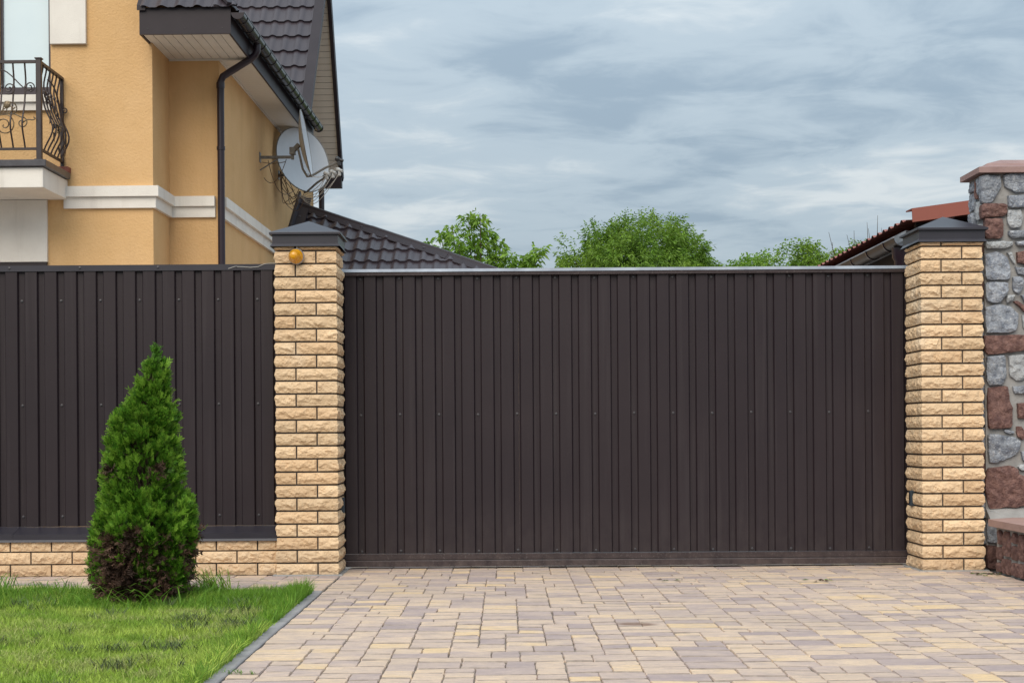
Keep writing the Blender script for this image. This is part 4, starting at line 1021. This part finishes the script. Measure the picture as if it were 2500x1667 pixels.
def leafy_tree(name, label, base, lobes, seed, mt, density, k, reach, llen, lwid, trunk_h, tr, group='trees behind the gate', zmin=None):
    """lobes: (x, y, z, rx, rz) ellipsoids of the crown, in world metres"""
    rng = np.random.default_rng(seed); rr = random.Random(seed); root = empty(name, base); tag(root, label, 'tree', group); B = np.array(base)
    Ps, Ds = [], []; tb = MB(); top = Vector((0, 0, trunk_h))
    tb.tube([(0, 0, -.06), (.03*rr.uniform(-1, 1), .02, trunk_h*.5), tuple(top)], [tr, tr*.8, tr*.62], 9)
    for (x, y, z, rx, rz) in lobes:
        c = np.array([x, y, z]) - B
        tb.tube([tuple(top*.8), tuple(Vector(c*.5)+top*.4), tuple(Vector(c)+Vector((0, 0, -rz*.2)))], [tr*.5, tr*.32, tr*.12], 6)
        n = int(density*rx*rx*rz**.5*30); d = rng.normal(size=(n, 3)); d /= np.linalg.norm(d, axis=1, keepdims=True)
        # twig clumps gather near the outside, with holes between
        cl = rng.normal(size=(max(8, int(n/16)), 3)); cl /= np.linalg.norm(cl, axis=1, keepdims=True)
        pick = rng.integers(0, len(cl), n); cr_ = rng.uniform(.55, 1.03, len(cl))
        cc = cl*cr_[:, None]*np.array([rx, rx, rz]); sp = .19*rx
        P = cc[pick] + d*rng.uniform(0, 1, (n, 1))**.6*sp
        out = P/np.array([rx, rx, rz]); out[:, 2] += .15
        D = out*.8 + d*.6
        Ps.append(P + c); Ds.append(D)
        for q in range(min(len(cl), 26)):
            e_ = cc[q]; tb.tube([tuple(c*1.0 + np.array([0, 0, -rz*.2])), tuple(c + e_*.55 + rng.normal(0, .05, 3)*rx), tuple(c + e_*1.02)], [tr*.11, tr*.06, .006], 4)
    P = np.concatenate(Ps); D = np.concatenate(Ds)
    V, F = compound(P, D, rng, k, reach, llen, lwid)
    tb.build('trunk', M['bark'], root, True)
    big_mesh('crown', V, F, M[mt], root)
    return root
leafy_tree('walnut_tree', 'broad round walnut tree in the middle above the gate', (3.5, 42.0, -.05),
           [(2.75, 42, 5.15, 1.25, 1.22), (3.6, 41.6, 5.35, 1.15, 1.22), (4.35, 42.2, 5.2, 1.10, 1.30), (4.95, 42.2, 4.9, .75, .95), (2.2, 41.7, 4.9, .85, .80), (3.4, 40.9, 4.9, 1.3, 1.0), (1.9, 42.2, 4.3, .8, .8), (5.2, 41.8, 4.4, .8, .8), (3.5, 42, 4.0, 1.9, .9)],
           3, 'walnut', 30, 7, .21, .115, .040, 3.0, .20)
leafy_tree('walnut_tree', 'lower spreading tree at the right shoulder of the walnut tree', (5.6, 43.0, -.05),
           [(5.25, 43, 4.95, .62, .62), (5.65, 43.2, 4.75, .5, .5), (5.5, 43, 4.2, .9, .7)], 7, 'walnut', 24, 7, .21, .12, .043, 2.6, .12)
leafy_tree('garden_tree', 'small tree top left of the long hedge of crowns', (6.1, 44.0, -.05), [(6.15, 44, 5.05, .46, .42), (6.55, 44, 4.95, .5, .4), (6.4, 44, 4.5, .9, .8)], 9, 'walnut', 26, 6, .20, .115, .043, 2.6, .12)
leafy_tree('garden_tree', 'light green tree crown low over the right half of the gate', (7.0, 42.5, -.05), [(6.72, 42.5, 5.02, .62, .58), (7.25, 42.3, 5.05, .66, .56), (7.55, 42.6, 4.9, .6, .55), (7.0, 42.5, 4.5, 1.2, .8)], 13, 'maple', 26, 6, .21, .12, .046, 2.6, .13)
leafy_tree('garden_tree', 'fuller green tree crown left of the red tile roof', (8.1, 42.0, -.05), [(7.85, 42, 5.12, .70, .64), (8.35, 42.2, 5.02, .66, .56), (8.85, 42, 4.92, .62, .55), (8.3, 42, 4.5, 1.4, .8)], 14, 'walnut', 26, 6, .21, .12, .046, 2.6, .13)

# young maple behind the annex roof: upright shoots
rng = np.random.default_rng(21); rr = random.Random(21)
mp_ = empty('young_maple', (-.55, 30.0, -.05)); tag(mp_, 'bright green young maple with upright shoots behind the annex roof', 'tree', 'trees behind the gate')
tb = MB(); tb.tube([(0, 0, 0), (.04, 0, 1.1), (.02, 0, 2.4)], [.10, .085, .06], 8); Ps, Ds = [], []
for tx, tz_, spread in ((-1.42, 4.40, .16), (-1.20, 4.66, .20), (-.97, 4.78, .22), (-.66, 4.94, .24), (-.44, 4.98, .24), (-.30, 4.70, .26), (-.06, 4.42, .26), (.13, 4.20, .22), (.45, 4.18, .14), (.70, 4.34, .12), (-.85, 4.45, .28), (-.55, 4.45, .3), (-.15, 4.15, .3), (-1.2, 4.15, .3)):
    yo = rr.uniform(-.35, .35); tip = np.array([tx+.55, yo, tz_+.05]); b0 = np.array([tx*.55+.3, yo*.4, 2.9])
    if tx > .4: b0 = np.array([.75, yo*.4, 3.3])
    tb.tube([(.02, 0, 2.2), tuple(b0), tuple(b0*.4+tip*.6+np.array([.03, 0, -.05])), tuple(tip)], [.045, .03, .015, .005], 5)
    n = 74
    t = rng.uniform(0, 1, n)**.8; ax = b0 + (tip-b0)*t[:, None]
    d = rng.normal(size=(n, 3)); d[:, 2] = np.abs(d[:, 2])*.35 + .1; d /= np.linalg.norm(d, axis=1, keepdims=True)
    w_ = spread*(1.15-t)[:, None]
    Ps.append(ax + d*w_*rng.uniform(.2, 1, (n, 1))); Ds.append(d + np.array([0, 0, .25]))
tb.build('trunk', M['bark'], mp_, True)
V, F = compound(np.concatenate(Ps), np.concatenate(Ds), rng, 6, .13, .125, .048, 1.0, .35)
big_mesh('crown', V, F, M['maple'], mp_)

# sparse, half bare tree above the red roof
bt = empty('bare_tree', (4.35, 18.6, -.05)); tag(bt, 'half bare tree with thin upright twigs above the red tile roof', 'tree', 'trees behind the gate')
tb = MB(); tb.tube([(0, 0, 0), (.02, .02, 1.0), (-.03, 0, 1.9)], [.09, .07, .05], 8)
rb = random.Random(33)
for x, z in ((-.52, 3.02), (-.50, 3.28), (-.40, 3.18), (-.30, 3.24), (-.22, 3.15), (-.10, 3.36), (.02, 3.44), (.08, 3.30), (-.36, 3.05), (-.16, 3.25)):
    yo = rb.uniform(-.3, .3); q = Vector((x, yo, z)); b_ = Vector((x*.75+.02, yo*.6, 2.45))
    mid = b_.lerp(q, .55) + Vector((rb.uniform(-.04, .04), 0, 0))
    tb.tube([(-.02, 0, 1.8), tuple(b_), tuple(mid), tuple(q)], [.02, .010, .006, .002], 5)
    for _ in range(3):
        s0 = b_.lerp(q, rb.uniform(.3, .8)); tb.tube([tuple(s0), tuple(s0 + Vector((rb.uniform(-.09, .09), rb.uniform(-.05, .05), rb.uniform(.06, .16))))], [.004, .0018], 4)
tb.build('trunk', M['bark'], bt, True)
rng = np.random.default_rng(5); P = []
for c, n, s in (((-.16, 0, 3.06), 60, .06), ((-.28, 0, 2.98), 50, .07), ((-.02, 0, 3.02), 40, .05), ((.06, .1, 2.9), 60, .09), ((-.4, 0, 2.78), 50, .08)): P.append(np.array(c) + rng.normal(0, s, (n, 3))*np.array([1, 1, .6]))
P = np.concatenate(P); V, F = compound(P, rng.normal(size=P.shape), rng, 5, .06, .055, .02); big_mesh('crown', V, F, M['walnut'], bt)

# ------------------------------------------------------------------ thuja on the lawn
TH = Vector((-1.905, 8.42, -.01)); th = empty('thuja', TH); tag(th, 'cone shaped green thuja shrub with dead brown twigs at its foot', 'shrub')
zt = np.array([0, .056, .122, .216, .31, .394, .469, .563, .694, .80, .90, 1.013, 1.097, 1.17, 1.266, 1.35, 1.37])
rt = np.array([.15, .205, .25, .262, .272, .276, .252, .218, .204, .186, .166, .135, .096, .065, .040, .012, .003])
ct = np.array([-.01, -.012, -.03, -.022, 0, .012, .010, -.010, -.012, -.004, -.010, .010, .035, .052, .062, .055, .055])
def spray_mesh(P, D, S, rng, pairs=4):
    """flat scaly fans: a main shoot with paired side shoots, each a thin diamond"""
    n = len(P); D = D/np.linalg.norm(D, axis=1, keepdims=True); a, b = frames(D, rng); Vs, nf = [], 0
    def diamond(p, d, L_, w):
        s = np.cross(d, b); s /= np.linalg.norm(s, axis=1, keepdims=True)+1e-9
        Vs.append(np.stack([p, p + d*L_*.45 + s*w, p + d*L_, p + d*L_*.45 - s*w], 1))
    S = S[:, None]
    diamond(P, D, S*1.0, S*.070)
    for i in range(pairs):
        t = .15 + .62*i/max(1, pairs-1)
        for sg in (-1, 1):
            d = D*.80 + a*sg*(.62 + rng.uniform(-.15, .15, (n, 1))) + b*rng.normal(0, .12, (n, 1)); d /= np.linalg.norm(d, axis=1, keepdims=True)
            diamond(P + D*S*t, d, S*(.55-.22*t)*rng.uniform(.75, 1.25, (n, 1)), S*.066)
    V = np.stack(Vs, 1).reshape(-1, 3); nq = n*len(Vs)
    return V, np.arange(nq*4).reshape(nq, 4)
rng = np.random.default_rng(77)
def th_point(z, ang, f):
    r = np.interp(z, zt, rt)*f; return np.stack([np.interp(z, zt, ct) + r*np.cos(ang), r*np.sin(ang), z], -1)
ncl = 420; zz_ = np.linspace(.05, 1.27, 200); ww_ = np.interp(zz_, zt, rt)*.8+.05; cz = rng.choice(zz_, ncl, p=ww_/ww_.sum()); ca = rng.uniform(0, 2*PI, ncl)
cf = rng.uniform(.58, .93, ncl); CC = th_point(cz, ca, cf)
gP, gD, gS, tP, tD, tS, dP, dD, dS = ([] for _ in range(9))
for i in range(ncl):
    R0 = np.interp(cz[i], zt, rt); frontness = -math.sin(ca[i])
    axis = np.array([math.cos(ca[i])*.42, math.sin(ca[i])*.42, 1.0]); axis /= np.linalg.norm(axis); outv = np.array([math.cos(ca[i]), math.sin(ca[i]), .3])
    pa = (.012 + .095*R0)*rng.uniform(.7, 1.3); pb = pa*rng.uniform(1.4, 2.3)
    n = int(44*rng.uniform(.85, 1.2)*(.55+R0*2))
    e_ = rng.normal(size=(n, 3)) + outv*.8 + np.array([0, 0, .45]); e_ /= np.linalg.norm(e_, axis=1, keepdims=True)
    al = (e_ @ axis)[:, None]*axis; p = CC[i] - axis*pb*.25 + (e_-al)*pa*rng.uniform(.65, 1.0, (n, 1)) + al*pb*rng.uniform(.65, 1.0, (n, 1))
    d = e_*.55 + axis*.85 + rng.normal(0, .22, (n, 3)); s = rng.uniform(.026, .050, n)*(1.0 if cz[i] < 1.05 else .75)
    dead = (cz[i] < .09 and rng.random() < .65) or (cz[i] < .36 and frontness > .70 and rng.random() < 1.3-3.2*cz[i]) or (cz[i] < .75 and rng.random() < .05)
    if dead: dP.append(p); dD.append(d - np.array([0, 0, .9])); dS.append(s*1.1)
    else:
        up_ = (al @ axis).ravel() if al.ndim == 2 else 0
        k = rng.random(n) < np.clip(.10 + .45*(e_ @ axis), .02, .6); gP.append(p[~k]); gD.append(d[~k]); gS.append(s[~k]); tP.append(p[k]); tD.append(d[k]); tS.append(s[k])
n = 1500; z = rng.uniform(.1, 1.15, n); a_ = rng.uniform(0, 2*PI, n); p = th_point(z, a_, rng.uniform(.3, .62, n)); d = np.stack([np.cos(a_)*.5, np.sin(a_)*.5, rng.uniform(.4, 1.2, n)], -1); gP.append(p); gD.append(d); gS.append(rng.uniform(.035, .06, n))
n = 260; z = rng.uniform(.12, 1.25, n); a_ = rng.uniform(0, 2*PI, n); p = th_point(z, a_, rng.uniform(.86, 1.0, n)); d = np.stack([np.cos(a_)*.7, np.sin(a_)*.7, rng.uniform(.3, 1.1, n)], -1); tP.append(p); tD.append(d); tS.append(rng.uniform(.04, .066, n))
# leader shoots at the top and dead inner twigs
n = 90; z = rng.uniform(1.2, 1.345, n); p = th_point(z, rng.uniform(0, 2*PI, n), rng.uniform(0, .9, n)); d = rng.normal(size=(n, 3))*.35 + np.array([0, 0, 1]); gP.append(p); gD.append(d); gS.append(rng.uniform(.03, .05, n))
n = 1500; z = rng.uniform(.02, .40, n); a_ = rng.uniform(0, 2*PI, n); p = th_point(z, a_, rng.uniform(.45, .92, n)); d = np.stack([np.cos(a_), np.sin(a_), rng.uniform(-.8, .6, n)], -1); dP.append(p); dD.append(d); dS.append(rng.uniform(.04, .075, n))
cat = lambda L_: np.concatenate(L_)
V, F = spray_mesh(cat(gP), cat(gD), cat(gS), rng, 4); big_mesh('foliage', V, F, M['thuja'], th)
V, F = spray_mesh(cat(tP), cat(tD), cat(tS), rng, 4); big_mesh('fresh_tips', V, F, M['thuja_tip'], th)
V, F = spray_mesh(cat(dP), cat(dD), cat(dS), rng, 3); o = big_mesh('dead_foliage', V, F, M['thuja_dead'], th); o['label'] = 'dead brown lower twigs of the thuja'
tb = MB(); tb.tube([(0, 0, -.05), (.01, .01, .4), (.03, 0, .9), (.055, 0, 1.28)], [.030, .024, .013, .004], 7)
for i in range(ncl):
    c = CC[i]; z0 = max(.03, c[2]-.16-.2*np.interp(c[2], zt, rt)); tb.tube([(.03*z0, 0, z0), tuple(c*np.array([.5, .5, 1])+np.array([0, 0, -.05])), tuple(c)], [.007, .005, .002], 4)
tb.build('trunk', M['bark'], th, True)

# ------------------------------------------------------------------ grass
def vnoise(x, y, s, o=0.0):
    x = x*s+o; y = y*s+o*1.7; xi = np.floor(x); yi = np.floor(y); fx = x-xi; fy = y-yi; fx = fx*fx*(3-2*fx); fy = fy*fy*(3-2*fy)
    h = lambda a, b: np.modf(np.abs(np.sin(a*127.1+b*311.7)*43758.5453))[0]
    return (h(xi, yi)*(1-fx)+h(xi+1, yi)*fx)*(1-fy) + (h(xi, yi+1)*(1-fx)+h(xi+1, yi+1)*fx)*fy
def blades(x, y, h, w, lean, rng, z0=-.02):
    n = len(x); a = rng.uniform(0, 2*PI, n); la = rng.uniform(0, 2*PI, n); dx, dy = np.cos(a)*w/2, np.sin(a)*w/2; lx, ly = np.cos(la)*lean*h, np.sin(la)*lean*h
    z = np.full(n, z0)
    V = np.stack([np.stack([x-dx, y-dy, z], -1), np.stack([x+dx, y+dy, z], -1), np.stack([x+lx*.35+dx*.8, y+ly*.35+dy*.8, z+h*.55], -1), np.stack([x+lx*.35-dx*.8, y+ly*.35-dy*.8, z+h*.55], -1),
                  np.stack([x+lx, y+ly, z+h*np.sqrt(np.clip(1-(lean*.75)**2, .12, 1))], -1)], 1).reshape(-1, 3)
    o = np.arange(n)[:, None]*5
    return V, np.concatenate([o+np.array([[0, 1, 2]]), o+np.array([[0, 2, 3]]), o+np.array([[3, 2, 4]])], 1).reshape(-1, 3)
rng = np.random.default_rng(9)
n = 300000; x = rng.uniform(-3.35, -1.085, n); y = 4.9 + (8.955-4.9)*rng.uniform(0, 1, n)**1.15
keep = (x > -.335*y-.12); x, y = x[keep], y[keep]
bare = vnoise(x, y, 5.2, 3.1)*.6 + vnoise(x, y, 13, 8)*.4
keep = bare > .24; x, y, bare = x[keep], y[keep], bare[keep]
back = np.clip((y-7.85)/.7, 0, 1); edge = np.clip(1-(-1.085-x)/.13, 0, 1)
h = (.030 + .022*vnoise(x, y, 4, 1) + .022*vnoise(x, y, 17, 5))*(.92 + .45*back*(y < 8.8) + .5*edge)*rng.uniform(.55, 1.35, len(x))
long_ = (back*.8 + edge*.5 + .35*(vnoise(x, y, 2.3, 6) > .68)) > rng.uniform(.15, 1.0, len(x))
lean = rng.uniform(.15, .95, len(x))
q = ~long_
V, F = blades(x[q], y[q], h[q], rng.uniform(.003, .0056, q.sum()), lean[q], rng); tag(big_mesh('grass', V, F, M['grass']), 'short mown bright green lawn grass', 'grass', kind='stuff')
V, F = blades(x[long_], y[long_], h[long_]*1.1, rng.uniform(.003, .0056, long_.sum()), lean[long_]*.8, rng); tag(big_mesh('long_grass', V, F, M['grass_long']), 'longer dark green grass along the lawn edges', 'grass', kind='stuff')
# clippings and dry straw lying on the lawn
n = 60000; x = rng.uniform(-3.2, -1.12, n); y = rng.uniform(5.0, 8.7, n); c_ = vnoise(x, y, 4.6, 12)*.45 + vnoise(x, y, 14, 4)*.55; k = (c_ > .74) & (x > -.335*y-.12)
V, F = blades(x[k], y[k], rng.uniform(.03, .07, k.sum()), rng.uniform(.002, .0035, k.sum()), rng.uniform(.85, 1.25, k.sum()), rng, .004); V[:, 2] += rng.uniform(0, .022, len(V)//5).repeat(5)
tag(big_mesh('grass_clippings', V, F, M['clipping']), 'dark dried clippings scattered over the lawn', 'clippings', kind='stuff')
n = 90000; x = rng.uniform(-3.2, -1.2, n); y = rng.uniform(5.0, 7.9, n); c_ = vnoise(x, y, 1.9, 22)*.5 + vnoise(x, y, 7, 2)*.5 + rng.uniform(-.2, .2, n); k = (c_ > .61) & (x > -.335*y-.12)
V, F = blades(x[k], y[k], rng.uniform(.025, .055, k.sum()), rng.uniform(.0022, .004, k.sum()), rng.uniform(.5, 1.15, k.sum()), rng, .0); tag(big_mesh('dry_grass', V, F, M['straw']), 'pale straw coloured grass mixed into the lawn', 'grass', kind='stuff')

def tuft(name, label, loc, n, hgt, lean, seed, mt='grass_long', wid=.006, dirx=0.0, spread=.05):
    r = random.Random(seed); t = empty(name, loc); tag(t, label, 'weed'); m = MB()
    for i in range(n):
        a = r.uniform(0, 2*PI); bx, by = r.gauss(0, spread), r.gauss(0, spread*.6); hh = hgt*r.uniform(.5, 1.1); lx = math.cos(a)*lean*hh + dirx*hh*r.uniform(.3, 1.2); ly = math.sin(a)*lean*hh; w = wid*r.uniform(.6, 1.2); wx, wy = math.cos(a+1.57)*w/2, math.sin(a+1.57)*w/2
        vs = []
        for t_ in (0, .35, .7, .9):
            f = t_**1.6; zz = hh*(t_ - .35*t_*t_*lean*1.3); ww = 1-t_*.6; vs += [(bx+lx*f-wx*ww, by+ly*f-wy*ww, zz), (bx+lx*f+wx*ww, by+ly*f+wy*ww, zz)]
        vs.append((bx+lx*1.1, by+ly*1.1, hh*(1-.42*lean*1.3)))
        m.add(vs, [(0,1,3,2),(2,3,5,4),(4,5,7,6),(6,7,8)])
    m.build('blades', M[mt], t)
tuft('grass_tuft', 'leaning bright grass tuft hanging over the path edge right of thuja', (-1.62, 8.90, -.01), 90, .20, .5, 1, 'grass', .009, -.5, .045)
tuft('grass_tuft', 'long thin grass blades at the right foot of the thuja', (-1.66, 8.55, -.01), 18, .26, 1.0, 2, 'grass_long', .010, .7, .08)
tuft('grass_tuft', 'long arching blades in front of the thuja foot', (-1.92, 8.12, -.01), 44, .24, .9, 3, 'grass_long', .010, 0, .13)
tuft('grass_tuft', 'grass tuft at the left edge of the photo beside the path', (-2.82, 8.78, -.01), 90, .17, .4, 4, 'grass_long', .009, 0, .06)
tuft('grass_tuft', 'upright grass tuft between thuja and the left edge of the lawn', (-2.50, 8.86, -.01), 60, .13, .5, 5, 'grass_long', .008, 0, .09)
tuft('grass_tuft', 'small weed tuft growing in the joint at the foot of the kerb', (-1.0, 5.92, .0), 26, .035, 1.0, 6, 'grass_long', .004, 0, .03)

# small green debris on the drive
def litter(label, x, y, n, s, seed):
    r = random.Random(seed); t = empty('leaf_litter', (x, y, .004)); tag(t, label, 'leaves')
    for i in range(n):
        a = r.uniform(0, 2*PI); L_ = r.uniform(.02, .05); bx, by = r.gauss(0, s), r.gauss(0, s*.8); c_, s_ = math.cos(a), math.sin(a); w = L_*r.uniform(.12, .3)
        pts = [(0, 0, .001), (L_*.5, w, .008), (L_, 0, .003), (L_*.5, -w, .005), (L_*.5, 0, .002)]
        MB().add([(bx+p*c_-q_*s_, by+p*s_+q_*c_, z_) for p, q_, z_ in pts], [(0,4,1),(1,4,2),(0,3,4),(4,3,2)]).build('leaf', M[r.choice(['clipping', 'grass_long', 'clipping', 'thuja_dead'])], t)
litter('green leaf scraps on the drive before the right end of gate', 1.86, 9.36, 10, .06, 1)
litter('few leaf scraps on the drive below the middle of gate', .97, 9.44, 5, .05, 2)
litter('moss and leaf scraps in the corner by the low stone wall', 2.96, 9.70, 26, .055, 3)
